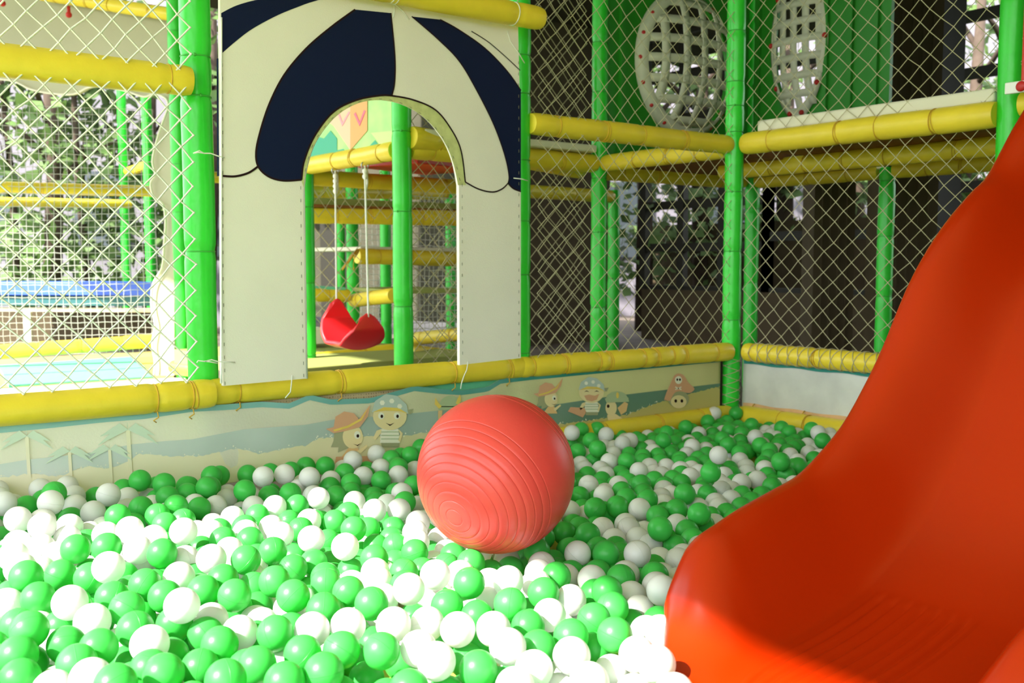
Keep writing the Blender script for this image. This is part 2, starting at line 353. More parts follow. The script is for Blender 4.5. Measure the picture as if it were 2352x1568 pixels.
# balls in millimetres: x, y, z, 1 for green or 0 for white
BALLS = [
    (450, 1645, 154, 1), (429, 1711, 147, 0), (537, 1673, 141, 1), (616, 1596, 136, 1), (484, 1869, 138, 1), (705, 1557, 122, 1), (1132, 1250, 114, 0), (389, 1969, 164, 1),
    (357, 1912, 141, 1), (556, 1805, 147, 0), (434, 1821, 136, 1), (347, 1846, 123, 1), (535, 1741, 127, 1), (384, 1777, 116, 0), (774, 1546, 125, 1), (957, 1466, 125, 0),
    (883, 1440, 102, 1), (1110, 1376, 101, 0), (1181, 1353, 116, 0), (1287, 1239, 111, 0), (560, 1903, 145, 1), (702, 1666, 116, 1), (1105, 1448, 122, 0), (654, 1914, 168, 0),
    (849, 1622, 123, 1), (506, 1993, 146, 0), (446, 1946, 129, 1), (913, 1586, 117, 1), (1046, 1350, 94, 0), (488, 2085, 162, 0), (576, 2008, 152, 1), (679, 1785, 123, 1),
    (794, 1671, 114, 1), (626, 1744, 105, 1), (602, 1834, 104, 1), (780, 1761, 129, 1), (810, 1561, 68, 1), (1028, 1436, 102, 1), (1320, 1384, 114, 1), (1304, 1306, 103, 0),
    (848, 1741, 126, 0), (912, 1714, 128, 0), (986, 1572, 108, 0), (388, 1979, 96, 1), (735, 1826, 120, 0), (993, 1676, 123, 0), (1088, 1589, 117, 0), (1147, 1550, 116, 0),
    (1257, 1442, 108, 1), (1180, 1450, 101, 1), (452, 2300, 168, 1), (653, 1962, 117, 1), (1001, 1778, 136, 1), (1424, 1361, 102, 0), (604, 2232, 176, 0), (1229, 1750, 141, 1),
    (457, 2218, 141, 1), (582, 2132, 140, 1), (402, 2140, 118, 1), (792, 1991, 139, 1), (726, 1953, 112, 0), (1255, 1636, 120, 1), (1069, 1670, 109, 0), (1079, 1443, 55, 1),
    (1359, 1487, 106, 1), (1283, 1354, 57, 0), (1267, 1276, 49, 0), (1156, 1360, 51, 0), (1114, 1814, 134, 0), (881, 1895, 145, 1), (579, 2288, 143, 1), (679, 2093, 133, 1),
    (478, 2122, 104, 1), (548, 1919, 76, 1), (338, 1970, 48, 1), (918, 1831, 127, 1), (692, 1893, 107, 1), (1035, 1492, 35, 1), (976, 1465, 58, 1), (1316, 1579, 99, 0),
    (663, 2173, 141, 1), (1156, 1728, 112, 1), (1194, 1672, 96, 1), (738, 2174, 142, 0), (407, 2272, 123, 0), (464, 2420, 154, 0), (904, 2039, 135, 1), (1017, 1907, 123, 1),
    (956, 1880, 96, 1), (800, 1763, 62, 0), (1335, 1748, 125, 0), (1248, 1567, 93, 1), (1591, 1518, 112, 0), (1365, 1659, 115, 1), (1447, 1423, 78, 0), (1319, 1440, 67, 1),
    (1223, 1876, 129, 0), (837, 2240, 150, 0), (825, 2139, 129, 1), (766, 2102, 125, 1), (896, 1946, 100, 0), (915, 1648, 40, 1), (657, 2438, 164, 1), (752, 2329, 158, 1),
    (1507, 1607, 104, 1), (1451, 1529, 99, 1), (540, 2384, 133, 1), (911, 2215, 140, 1), (1107, 1586, 50, 1), (1166, 1622, 57, 1), (1428, 1640, 91, 0), (1525, 1463, 70, 1),
    (719, 2407, 154, 0), (1013, 1679, 38, 1), (854, 2474, 162, 0), (476, 2552, 148, 0), (600, 2491, 158, 1), (1030, 2040, 105, 1), (835, 1985, 74, 0), (1621, 1681, 91, 1),
    (1663, 1604, 84, 0), (519, 2487, 121, 0), (895, 2136, 98, 1), (899, 1995, 50, 0), (1113, 1923, 83, 0), (1182, 1943, 95, 1), (1384, 1963, 105, 1), (1351, 1842, 93, 0),
    (1302, 1792, 79, 0), (1014, 1798, 42, 1), (1436, 1772, 92, 0), (1596, 1619, 71, 0), (1527, 1668, 77, 1), (1562, 1560, 61, 0), (580, 2735, 164, 0), (754, 2583, 159, 0),
    (812, 2346, 127, 0), (1144, 2002, 97, 0), (1576, 1733, 85, 0), (1011, 2287, 127, 1), (675, 2374, 104, 1), (430, 2584, 106, 1), (1066, 2114, 94, 1), (879, 2073, 72, 1),
    (1207, 2127, 110, 1), (1175, 2067, 96, 0), (1226, 2019, 97, 1), (1677, 1722, 80, 0), (1718, 1664, 83, 1), (1502, 1526, 51, 1), (644, 2925, 180, 0), (795, 2527, 142, 0),
    (570, 2548, 133, 0), (1125, 2306, 133, 0), (927, 2356, 126, 0), (1173, 2214, 126, 0), (1505, 1781, 94, 1), (1775, 1781, 100, 0), (688, 2191, 48, 0), (577, 2614, 113, 0),
    (1031, 2215, 97, 1), (1106, 2059, 81, 0), (1234, 1912, 60, 0), (1327, 1926, 96, 0), (1557, 1900, 82, 0), (1506, 1849, 84, 0), (1564, 1815, 70, 0), (1731, 1851, 92, 1),
    (547, 2858, 162, 0), (520, 2735, 129, 0), (563, 2681, 124, 0), (1083, 2400, 130, 0), (1325, 2128, 103, 1), (1010, 2427, 123, 1), (955, 2470, 123, 1), (757, 1866, 38, 1),
    (1681, 1904, 88, 0), (611, 2877, 143, 0), (1027, 2495, 125, 0), (1375, 2057, 75, 1), (717, 2665, 134, 0), (1281, 2369, 120, 1), (1103, 2251, 88, 1), (1306, 2064, 74, 1),
    (1452, 1975, 63, 1), (1521, 1982, 57, 1), (1618, 1857, 59, 1), (1677, 1823, 58, 1), (1817, 1679, 47, 0), (557, 3088, 159, 0), (692, 3096, 168, 1), (662, 2805, 135, 0),
    (636, 2720, 126, 0), (1052, 2560, 121, 1), (1387, 2218, 100, 0), (1988, 1907, 103, 1), (1831, 2031, 85, 1), (652, 1931, 38, 0), (1188, 2218, 58, 1), (1920, 1775, 57, 0),
    (827, 3033, 156, 0), (797, 2838, 135, 1), (890, 2725, 120, 1), (719, 2827, 101, 0), (648, 2597, 73, 0), (762, 2700, 94, 0), (1124, 2551, 111, 0), (976, 2609, 109, 0),
    (918, 2530, 92, 1), (1099, 2355, 78, 1), (1439, 2309, 98, 0), (1801, 1954, 67, 1), (760, 2945, 130, 0), (691, 2753, 99, 1), (1192, 2509, 103, 1), (1364, 2289, 77, 1),
    (972, 2874, 130, 1), (906, 2836, 121, 1), (1248, 2571, 106, 0), (1244, 2450, 73, 1), (1442, 2537, 113, 0), (1501, 2392, 98, 0), (1340, 2353, 65, 1), (1571, 2063, 53, 0),
    (1317, 2548, 97, 1), (1379, 2581, 105, 1), (1517, 2522, 106, 0), (2227, 1977, 93, 1), (2026, 1884, 50, 1), (1770, 2037, 52, 1), (627, 3147, 126, 1), (742, 3073, 126, 0),
    (1021, 3124, 146, 1), (710, 2988, 110, 1), (891, 2938, 125, 1), (968, 2804, 103, 1), (526, 2970, 88, 1), (1533, 2327, 59, 0), (1488, 2226, 52, 0), (1466, 2161, 62, 1),
    (976, 3219, 146, 1), (770, 2887, 94, 0), (1390, 2483, 78, 1), (2231, 2072, 86, 1), (2077, 2134, 53, 0), (1239, 2782, 107, 0), (1168, 2746, 97, 1), (1460, 2461, 72, 1),
    (2578, 2240, 129, 1), (2046, 2237, 86, 1), (2112, 2208, 88, 1), (2152, 2152, 85, 0), (2156, 1959, 57, 1), (2035, 2079, 58, 0), (1952, 2054, 44, 0), (1005, 3047, 121, 1),
    (1133, 3055, 132, 1), (1109, 2790, 92, 0), (1045, 2729, 78, 1), (1190, 2332, 49, 1), (1421, 2405, 61, 1), (1477, 2293, 36, 1), (1330, 2235, 49, 1), (2358, 2155, 102, 1),
    (2163, 2085, 74, 1), (2182, 2023, 57, 0), (1975, 2127, 58, 0), (2009, 2015, 47, 0), (2117, 1902, 50, 1), (1310, 2777, 100, 1), (1232, 2993, 119, 1), (1874, 2181, 50, 1),
    (1943, 2191, 51, 1), (1341, 3099, 131, 0), (1611, 2643, 92, 1), (1086, 3100, 109, 1), (828, 2961, 76, 0), (903, 2989, 79, 0), (557, 3170, 83, 1), (1070, 2954, 94, 1),
    (1476, 3032, 123, 0), (1411, 2836, 98, 0), (1255, 2718, 72, 1), (1215, 2396, 40, 1), (1665, 2749, 93, 0), (2283, 2248, 77, 1), (2094, 1987, 38, 1), (1872, 2096, 38, 1),
    (1993, 1947, 45, 0), (1993, 1823, 44, 0), (1428, 3123, 124, 0), (1067, 2839, 67, 0), (1367, 2948, 99, 1), (1505, 2775, 84, 0), (2250, 2310, 75, 1), (1928, 1849, 40, 0),
    (850, 3258, 101, 1), (929, 3196, 100, 0), (1121, 3205, 109, 1), (1133, 2983, 85, 0), (1428, 2908, 89, 0), (2046, 2358, 54, 0), (2403, 2139, 52, 0), (2199, 2158, 35, 0),
    (1909, 2000, 40, 1), (1236, 2937, 77, 0), (2310, 2394, 73, 1), (1504, 2899, 80, 1), (1600, 2732, 69, 0), (2275, 2522, 77, 0), (2372, 2354, 65, 1), (2272, 2000, 46, 1),
    (2081, 1843, 47, 0), (2112, 2254, 35, 1), (1613, 2999, 89, 1), (1332, 3035, 79, 1), (1689, 2695, 57, 0), (2895, 2478, 115, 0), (3000, 2272, 110, 1), (2241, 2408, 68, 0),
    (1009, 3238, 78, 0), (1213, 3101, 72, 0), (1759, 3251, 112, 0), (1696, 3061, 92, 0), (1581, 2940, 73, 1), (1547, 3023, 81, 1), (1853, 3082, 101, 1), (1726, 2989, 85, 1),
    (1795, 2886, 77, 1), (1642, 2892, 58, 1), (1706, 2857, 69, 1), (2198, 2483, 56, 1), (1665, 3138, 95, 1), (1813, 3018, 88, 0), (2453, 2446, 69, 1), (1514, 3259, 100, 1),
    (1594, 3303, 101, 1), (1656, 3271, 100, 1), (1597, 3114, 81, 0), (1096, 3015, 35, 0), (1889, 3303, 112, 0), (1814, 3143, 93, 0), (1982, 3212, 109, 1), (1615, 2828, 56, 1),
    (2823, 2172, 59, 1), (2263, 2466, 38, 1), (2412, 2517, 58, 0), (2547, 2190, 38, 0), (2396, 2282, 38, 0), (2449, 2345, 41, 0), (2516, 2365, 37, 0), (2339, 2013, 35, 0),
    (1872, 1941, 42, 1), (1261, 3212, 61, 0), (3108, 2274, 78, 1), (2660, 2897, 104, 1), (1374, 3310, 98, 1), (2093, 3310, 112, 1), (1938, 3107, 75, 0), (2882, 2283, 55, 0),
    (2615, 2620, 65, 0), (3040, 2274, 53, 1), (2799, 2288, 54, 0), (2676, 2357, 35, 1), (2656, 2124, 38, 1), (2757, 2165, 36, 1), (2569, 2098, 38, 1), (2666, 2737, 79, 1),
    (2600, 2474, 37, 1), (2698, 2201, 40, 1), (2623, 2186, 38, 0), (2640, 2808, 68, 0), (1458, 3310, 93, 1), (3008, 2337, 44, 1), (2780, 3069, 99, 1), (2541, 2722, 43, 0),
    (2481, 2678, 38, 1), (2548, 2428, 39, 0), (2882, 2438, 44, 0), (3090, 2414, 47, 0), (2776, 2350, 35, 0), (2665, 2265, 50, 0), (2577, 2788, 48, 0), (2613, 2715, 39, 1),
    (3220, 2706, 85, 1), (3352, 2645, 76, 1), (3017, 2441, 35, 0), (2589, 2262, 47, 1), (2613, 2326, 35, 0), (2299, 2572, 35, 1), (2824, 3241, 104, 0), (3085, 2946, 84, 1),
    (2686, 3045, 67, 1), (2857, 2711, 36, 0), (3218, 2642, 59, 1), (3331, 2580, 66, 1), (3612, 2521, 85, 1), (3012, 2522, 38, 1), (2996, 3057, 77, 0), (2838, 2617, 42, 0),
    (2706, 2534, 38, 1), (3463, 2758, 83, 0), (3151, 2842, 65, 0), (3276, 2539, 52, 1), (3415, 2422, 44, 1), (3094, 2508, 38, 0), (2949, 2456, 35, 1), (2906, 2623, 35, 0),
    (2732, 2277, 38, 0), (2991, 3202, 83, 0), (2930, 3035, 75, 0), (2795, 2742, 40, 0), (2500, 2779, 38, 1), (2635, 2559, 39, 1), (3352, 2849, 75, 1), (3526, 2603, 52, 1),
    (2959, 2667, 40, 1), (2767, 2502, 45, 0), (2683, 2469, 38, 1), (3167, 2598, 41, 0), (3071, 2736, 38, 1), (3216, 2823, 46, 0), (3459, 2586, 46, 1), (3201, 2508, 38, 1),
    (3033, 2663, 38, 1), (2862, 2549, 39, 0), (2789, 2567, 39, 1), (2845, 2356, 35, 1), (2566, 2869, 38, 0), (3449, 2829, 56, 1), (3211, 2996, 52, 1), (2753, 3044, 38, 0),
    (2696, 2962, 38, 1), (2615, 2947, 38, 0), (2723, 2607, 38, 0), (3442, 3145, 78, 1), (3562, 2709, 48, 1), (3411, 2536, 42, 0), (3091, 2817, 40, 0), (2961, 2737, 35, 1),
    (3035, 3310, 89, 1), (2939, 3310, 96, 1), (2910, 3276, 44, 1), (2841, 3270, 44, 1), (2867, 3024, 38, 0), (3049, 3043, 35, 1), (2856, 2840, 38, 1), (2537, 2593, 38, 1),
    (3463, 3083, 54, 0), (3763, 3022, 73, 1), (3361, 2953, 38, 1), (3622, 2818, 44, 1), (3343, 2449, 38, 0), (3167, 2774, 39, 1), (3630, 2972, 54, 1), (2950, 3109, 42, 0),
    (2992, 2887, 38, 1), (3061, 2880, 37, 1), (2905, 2788, 38, 1), (3831, 3310, 88, 0), (3918, 3246, 88, 1), (3686, 3226, 71, 1), (3541, 3067, 45, 1), (3642, 3057, 52, 1),
    (3331, 3028, 38, 0), (3261, 2732, 35, 0), (3534, 2534, 38, 0), (3176, 3303, 38, 1), (3204, 3114, 40, 1), (3011, 3142, 35, 1), (2926, 2909, 38, 1), (3013, 2783, 36, 1),
    (3724, 2741, 39, 1), (3406, 3044, 41, 1), (3693, 2803, 36, 1), (3687, 2651, 38, 0), (3633, 2564, 35, 0), (3187, 3181, 36, 1), (3032, 2953, 40, 0), (3860, 3253, 50, 1),
    (3823, 2985, 38, 0), (3967, 3254, 39, 0), (3793, 3239, 40, 1),
]
EXTRA = [
    (2325, 2713, 96), (2205, 1559, 57), (1993, 2411, 86), (3794, 2095, 71), (3470, 1771, 97), (2348, 3300, 90), (3574, 2269, 92), (174, 1815, 101),
    (2465, 1721, 96), (1973, 2693, 95), (1609, 2391, 82), (3664, 1801, 60), (364, 2923, 129), (688, 3215, 123), (3076, 1775, 71), (1081, 1079, 102),
    (3214, 1605, 63), (1723, 2347, 84), (2770, 1754, 77), (349, 3008, 117), (1983, 1664, 72), (413, 2851, 116), (2046, 2599, 70), (340, 3247, 144),
    (635, 1265, 109), (344, 1567, 98), (3052, 1984, 69), (3530, 2026, 97), (147, 1724, 113), (2428, 1426, 92), (260, 2341, 108), (1382, 644, 94),
    (295, 2888, 132), (1167, 836, 89), (2749, 1522, 76), (3678, 1569, 89), (3431, 1474, 61), (2895, 1531, 64), (3228, 1937, 86), (268, 2803, 126),
    (991, 1081, 102), (3720, 1709, 81), (2031, 3241, 64), (237, 1518, 97), (1203, 960, 76), (492, 1702, 96), (3310, 2069, 62), (3684, 1916, 56),
    (1894, 2344, 91), (1871, 2641, 101), (1505, 596, 93), (3356, 1457, 72), (3161, 1874, 57), (3707, 1630, 89), (3545, 1824, 61), (3605, 1531, 78),
    (1804, 654, 86), (2337, 1473, 93), (3187, 2108, 83), (478, 3281, 136), (3396, 1806, 84), (2282, 1516, 87), (2820, 1673, 63), (1891, 3161, 87),
    (2399, 3059, 61), (2329, 1727, 82), (2929, 2045, 58), (2739, 1865, 62), (3144, 2173, 77), (3510, 2320, 96), (1137, 715, 114), (3735, 1422, 85),
    (2409, 1491, 70), (3702, 1483, 57), (2105, 1448, 57), (2261, 1691, 83), (2169, 2744, 90), (1596, 2162, 100), (2427, 2931, 83), (1300, 636, 97),
    (3712, 2007, 66), (1138, 1019, 93), (2162, 3167, 98), (2480, 1592, 69), (1082, 1173, 84), (3031, 1503, 95), (2861, 1876, 56), (2313, 3115, 89),
    (3790, 1890, 72), (3322, 1897, 86), (264, 1624, 98), (2760, 2013, 63), (1430, 538, 81), (920, 1238, 94), (289, 2127, 123), (3304, 2253, 72),
    (1929, 1505, 86), (2233, 2842, 74), (3080, 1646, 74), (534, 1316, 96), (758, 1334, 91), (171, 1919, 116), (3229, 2030, 92), (1081, 959, 103),
    (2672, 1930, 60), (3360, 1620, 64), (561, 1430, 99), (2534, 3145, 82), (3648, 1430, 70), (1885, 2867, 93), (492, 1486, 121), (1263, 3285, 113),
    (2427, 3235, 64), (3278, 2135, 90), (3237, 1788, 89), (2891, 1811, 78), (610, 3257, 113), (3069, 2109, 72), (3803, 1739, 82), (2566, 3037, 77),
    (2803, 1462, 84), (1494, 2083, 84), (2685, 1612, 85), (3145, 2007, 73), (3809, 2719, 88), (942, 1013, 111), (1645, 2271, 88), (1671, 2186, 106),
    (3761, 2325, 93), (3360, 1980, 57), (2101, 1741, 60), (1663, 638, 88), (1852, 1530, 86), (702, 1281, 112), (2497, 2986, 92), (1644, 2047, 104),
    (233, 2584, 132), (3120, 1438, 64), (464, 1378, 123), (1229, 746, 80), (2632, 1511, 67), (1971, 2804, 81), (3570, 1690, 95), (3810, 2211, 81),
    (3463, 2053, 67), (3427, 1869, 56), (3570, 1933, 67), (2082, 2472, 72), (664, 1158, 118), (3512, 1552, 79), (2294, 3209, 67), (706, 1070, 92),
    (2100, 2902, 97), (427, 1464, 125), (2420, 2822, 64), (426, 1264, 101), (1052, 3298, 101), (1217, 3237, 126), (2091, 2760, 57), (986, 824, 103),
    (2570, 1429, 58), (3418, 2160, 86), (1818, 2348, 89), (2398, 1804, 64), (1026, 1145, 119), (736, 1205, 107), (3602, 2136, 58), (2586, 1744, 62),
    (2284, 2920, 60), (3800, 1662, 59), (191, 1569, 125), (2556, 1521, 74), (2396, 3172, 65), (1795, 2487, 94), (1154, 3281, 91), (2080, 3074, 81),
    (3688, 2454, 78), (2106, 2629, 90), (2271, 2671, 80), (2241, 3302, 90), (356, 3135, 113), (1607, 1980, 91), (445, 1547, 100), (2209, 1833, 61),
    (2887, 1664, 80), (1238, 1063, 75), (1974, 1557, 86), (2012, 2994, 82), (2641, 1851, 86), (1603, 604, 69), (2172, 2982, 60), (3377, 2216, 82),
    (3818, 1587, 69), (2562, 3241, 74), (1472, 664, 69), (3756, 2803, 68), (1928, 1408, 60), (1810, 2605, 62), (2165, 2890, 75), (237, 1421, 110),
    (2156, 3046, 68), (856, 1053, 119), (324, 2184, 110), (2661, 1711, 61), (685, 1393, 92), (2168, 2560, 83), (3808, 2451, 89), (1804, 2759, 85),
    (344, 2452, 108), (246, 1916, 134), (330, 1453, 105), (2616, 1629, 64), (293, 1325, 124), (3729, 2554, 69), (3527, 2153, 88), (2987, 1855, 79),
    (2947, 1979, 74), (2315, 1401, 87), (1831, 2233, 91), (1014, 986, 116), (2940, 1475, 89), (166, 1455, 135), (350, 2332, 135), (3631, 2042, 89),
    (3661, 2200, 74), (3150, 1676, 95), (2824, 1542, 72), (2451, 1876, 62), (459, 3021, 132), (3262, 1498, 63), (2971, 1759, 63), (247, 2026, 105),
    (1749, 1453, 64), (204, 2111, 129), (3153, 1776, 96), (2547, 1788, 94), (1960, 2572, 90), (221, 1781, 140), (937, 3268, 113), (3247, 2215, 61),
    (1846, 2412, 99), (789, 955, 122), (474, 3198, 134), (3338, 1829, 62), (3420, 1591, 60), (221, 2398, 113), (3456, 2342, 57), (1753, 2195, 76),
    (3492, 1880, 78), (1880, 2564, 64), (542, 1220, 105), (1909, 2495, 76), (1136, 897, 79), (564, 3207, 150), (362, 2778, 140), (2343, 2840, 69),
    (2955, 1618, 74), (3447, 1962, 74), (231, 2198, 114), (3683, 2378, 81), (2404, 1732, 68), (346, 1371, 100), (774, 3290, 141), (3119, 1512, 58),
    (1811, 1475, 89), (2534, 1654, 90), (1620, 2462, 74), (2676, 1409, 80), (380, 2659, 125), (2974, 1555, 63), (2083, 1570, 74), (313, 1965, 127),
    (2534, 1912, 61), (2184, 3237, 64), (3047, 2048, 95), (1929, 2738, 66), (2452, 3136, 57), (3131, 1574, 92), (3571, 1458, 87), (1024, 930, 81),
    (1937, 3272, 65), (2964, 2105, 67), (3729, 2222, 96), (241, 1691, 125), (981, 1180, 84), (314, 2675, 148), (360, 2551, 108), (2460, 3048, 86),
    (2470, 1794, 59), (1249, 834, 86), (2849, 1734, 78), (1501, 3137, 78), (1457, 3078, 77), (2644, 1770, 88), (3632, 2335, 71), (1959, 2885, 92),
    (3382, 2052, 90), (2205, 3110, 97), (3005, 1422, 85), (2158, 1781, 63), (1682, 2408, 74), (3740, 2634, 90), (3759, 1550, 57), (2018, 1432, 66),
    (624, 1350, 100), (467, 3094, 137), (2082, 2985, 86), (3345, 1540, 62), (803, 2589, 103), (279, 2997, 117), (853, 1277, 88), (1058, 809, 114),
    (401, 1325, 117), (334, 2036, 119), (2301, 3000, 90), (1737, 647, 94), (391, 3191, 140), (1608, 1449, 94), (1344, 586, 94), (271, 2525, 149),
    (2178, 2645, 67), (621, 1484, 122), (1757, 2285, 102), (3099, 1925, 80), (248, 2698, 124), (798, 1180, 94), (3816, 2629, 73), (799, 2419, 104),
    (2275, 1841, 58), (2030, 3146, 88), (3771, 1827, 60), (1969, 2470, 64), (2131, 3118, 66), (534, 2236, 105), (3481, 2254, 76), (2098, 2538, 93),
    (411, 2734, 120), (1586, 2316, 107), (2851, 2038, 76), (310, 2269, 108), (1756, 2650, 85), (2266, 3058, 84), (2368, 2986, 90), (2035, 2893, 58),
    (3811, 1961, 67), (2705, 1798, 58), (2781, 1604, 74), (173, 2002, 117), (3016, 1919, 91), (2798, 1931, 61), (129, 1542, 99), (1531, 2200, 96),
    (2113, 2694, 75), (3468, 1685, 68), (2043, 2808, 95), (905, 1170, 116), (3035, 1583, 82), (1879, 1447, 88), (2152, 1401, 71), (3608, 1864, 63),
    (1720, 2470, 71), (3684, 1858, 89), (3494, 1447, 84), (2181, 1628, 83), (3655, 1725, 83), (3585, 1599, 72), (3395, 1727, 93), (439, 2945, 133),
    (2596, 1924, 84), (3246, 1405, 89), (3527, 2088, 58), (941, 878, 119), (3041, 1701, 71), (2254, 1616, 79), (1992, 3065, 77), (777, 3225, 122),
    (3316, 1746, 61), (2347, 2773, 62), (3538, 2410, 76), (1669, 1408, 89), (2175, 1488, 60), (1756, 1512, 94), (2924, 1905, 60), (3362, 2293, 95),
    (750, 1111, 120), (3604, 2436, 78), (3768, 2397, 74), (3686, 2126, 76), (2414, 1646, 81), (3343, 2149, 82), (2119, 1658, 94), (3091, 1850, 93),
    (1293, 2623, 85), (3287, 1671, 68), (2365, 1603, 68), (3520, 1634, 86), (2143, 1543, 93), (3647, 2269, 68), (2844, 1402, 82), (1573, 2248, 74),
    (786, 1398, 99), (2905, 1422, 57), (1741, 2120, 74), (3251, 1853, 93), (747, 3151, 109), (1891, 1602, 62), (2600, 3159, 73), (327, 2603, 147),
    (3800, 2877, 74), (1233, 640, 107), (741, 2456, 113), (2511, 3300, 66), (708, 2252, 111), (873, 948, 85), (1676, 2105, 91), (541, 1559, 101),
    (1697, 2552, 91), (2879, 1954, 56), (3817, 1440, 65), (474, 2322, 107), (1818, 3255, 65), (1748, 3309, 70), (1876, 2777, 66), (2800, 1818, 63),
    (2504, 1463, 59), (2167, 1715, 89), (1935, 2950, 78), (1908, 3224, 102), (1180, 3152, 108), (1228, 1139, 107), (2127, 2824, 97), (489, 1598, 117),
    (621, 1060, 128), (2228, 1773, 86), (321, 3068, 153), (3205, 1452, 66), (2334, 1803, 83), (369, 1631, 100), (3791, 2514, 69), (2596, 3309, 85),
    (1602, 671, 76), (569, 1150, 103), (2735, 1659, 59), (783, 1045, 119), (332, 1708, 105), (230, 2268, 133), (3264, 1571, 93), (2249, 2757, 81),
    (698, 2018, 100), (3704, 2319, 59), (1833, 2827, 79), (275, 1566, 136), (1555, 1404, 83), (3602, 1785, 79), (1870, 2924, 62), (2490, 3234, 83),
    (2351, 2915, 94), (3629, 1666, 63), (1754, 2413, 93), (249, 2450, 142), (2245, 2598, 71), (1657, 2346, 97), (2031, 1612, 58), (2036, 1507, 83),
    (858, 1121, 88), (1970, 2633, 63), (396, 3066, 147), (172, 1644, 109), (1917, 2413, 99), (3217, 1705, 72), (3252, 3087, 79), (3650, 1966, 96),
    (3760, 2157, 95), (2039, 2735, 97), (3781, 2021, 55), (395, 3301, 143), (692, 1003, 126), (2217, 2931, 73), (700, 3305, 140), (1863, 2709, 97),
    (2564, 1853, 56), (1820, 1401, 89), (933, 944, 118), (776, 1268, 90), (294, 2398, 136), (2044, 1719, 90), (3178, 1522, 95), (3299, 1992, 85),
    (1875, 2280, 62), (295, 3179, 138), (579, 3310, 150), (1165, 1105, 95), (3446, 1404, 57), (1996, 3305, 89), (248, 1847, 141), (2963, 1685, 64),
    (3765, 1490, 89), (1739, 3119, 80), (792, 2199, 99), (2419, 1569, 92), (2214, 1427, 86), (2741, 1415, 92), (1408, 3018, 80), (1228, 900, 108),
    (2247, 3161, 62), (2506, 1402, 89), (344, 2839, 116), (2695, 1999, 76), (2364, 1895, 57), (2010, 2529, 62), (487, 1177, 120), (2523, 1711, 55),
    (1112, 773, 89), (568, 1629, 98), (2117, 3217, 97), (597, 2193, 103),
]

# ------------------------------------------------------------------ padded posts and rails
VA, UB = 3.35, 4.02
def ring(mb, c, d, r, t, n=20):
    c, d = Vector(c), Vector(d).normalized()
    ref = Vector((0, 0, 1)) if abs(d.z) < 0.9 else Vector((1, 0, 0))
    x = d.cross(ref).normalized(); y = d.cross(x)
    mb.tube([c + (x*math.cos(2*math.pi*k/n) + y*math.sin(2*math.pi*k/n))*r for k in range(n)], t, 6, closed=True)
def padded(a, b, r, ties, seed, n=20, wr=1.0, step=0.02):
    """sleeve of padded vinyl from a to b, pinched at each tie"""
    rnd = random.Random(seed)
    a, b = Vector(a), Vector(b); L = (b - a).length; d = (b - a) / L
    ref = Vector((0, 0, 1)) if abs(d.z) < 0.9 else Vector((1, 0, 0))
    x = d.cross(ref).normalized(); y = d.cross(x)
    m = max(4, int(L / step)); ph = [rnd.uniform(0, 6.28) for _ in range(8)]
    P = []
    for i in range(m + 1):
        s = L * i / m; row = []
        pin = max([math.exp(-((s - t) / 0.014) ** 2) for t in ties] + [0])
        near = max([math.exp(-abs(s - t) / 0.05) for t in ties] + [0])
        endp = math.exp(-min(s, L - s) / 0.012)
        for j in range(n):
            t = 2 * math.pi * j / n
            rr = r * (1 + 0.018*wr*math.sin(s*9+ph[0]+math.sin(t+ph[1])*2) + 0.012*wr*math.sin(2*t+s*5+ph[2])
                      + near*0.03*wr*math.sin(7*t+ph[3]+s*20) - 0.11*pin - 0.10*endp)
            row.append(a + d*s + (x*math.cos(t) + y*math.sin(t))*rr)
        P.append(row)
    mb = MB()
    vs_ = [p for row in P for p in row]
    fs_ = [(i*n+j, (i+1)*n+j, (i+1)*n+(j+1) % n, i*n+(j+1) % n) for i in range(m) for j in range(n)]
    fs_.append(tuple(range(n))); fs_.append(tuple(m*n+j for j in range(n))[::-1])
    mb.add(vs_, fs_)
    return mb
def fix_smooth(o):
    return sharp(o, 60)
def post(x, y, z0, z1, label, r=0.047, ties=None, seed=1, n=20, group=None):
    L = z1 - z0
    if ties is None:
        rnd = random.Random(seed); ties = []; s = 0.2 + 0.1*rnd.random()
        while s < L - 0.05: ties.append(s); s += rnd.uniform(0.28, 0.5)
    o = padded((x, y, z0), (x, y, z1), r, ties, seed, n).build('green_post', G_VINYL, loc=(x, y, z0))
    fix_smooth(o); tag(o, label, 'post', group)
    for t in ties:
        mb = MB(); ring(mb, (x, y, z0+t), (0, 0, 1), r*0.935, 0.0028)
        if random.Random(seed+t).random() < 0.5:
            ang = HEAD + math.pi + random.Random(t).uniform(-0.8, 0.8)
            c = Vector((x+math.cos(ang)*r*0.95, y+math.sin(ang)*r*0.95, z0+t))
            mb.sphere(c, 0.006, 8, 6)
        mb.build('cable_tie', TIE_G, o)
    return o
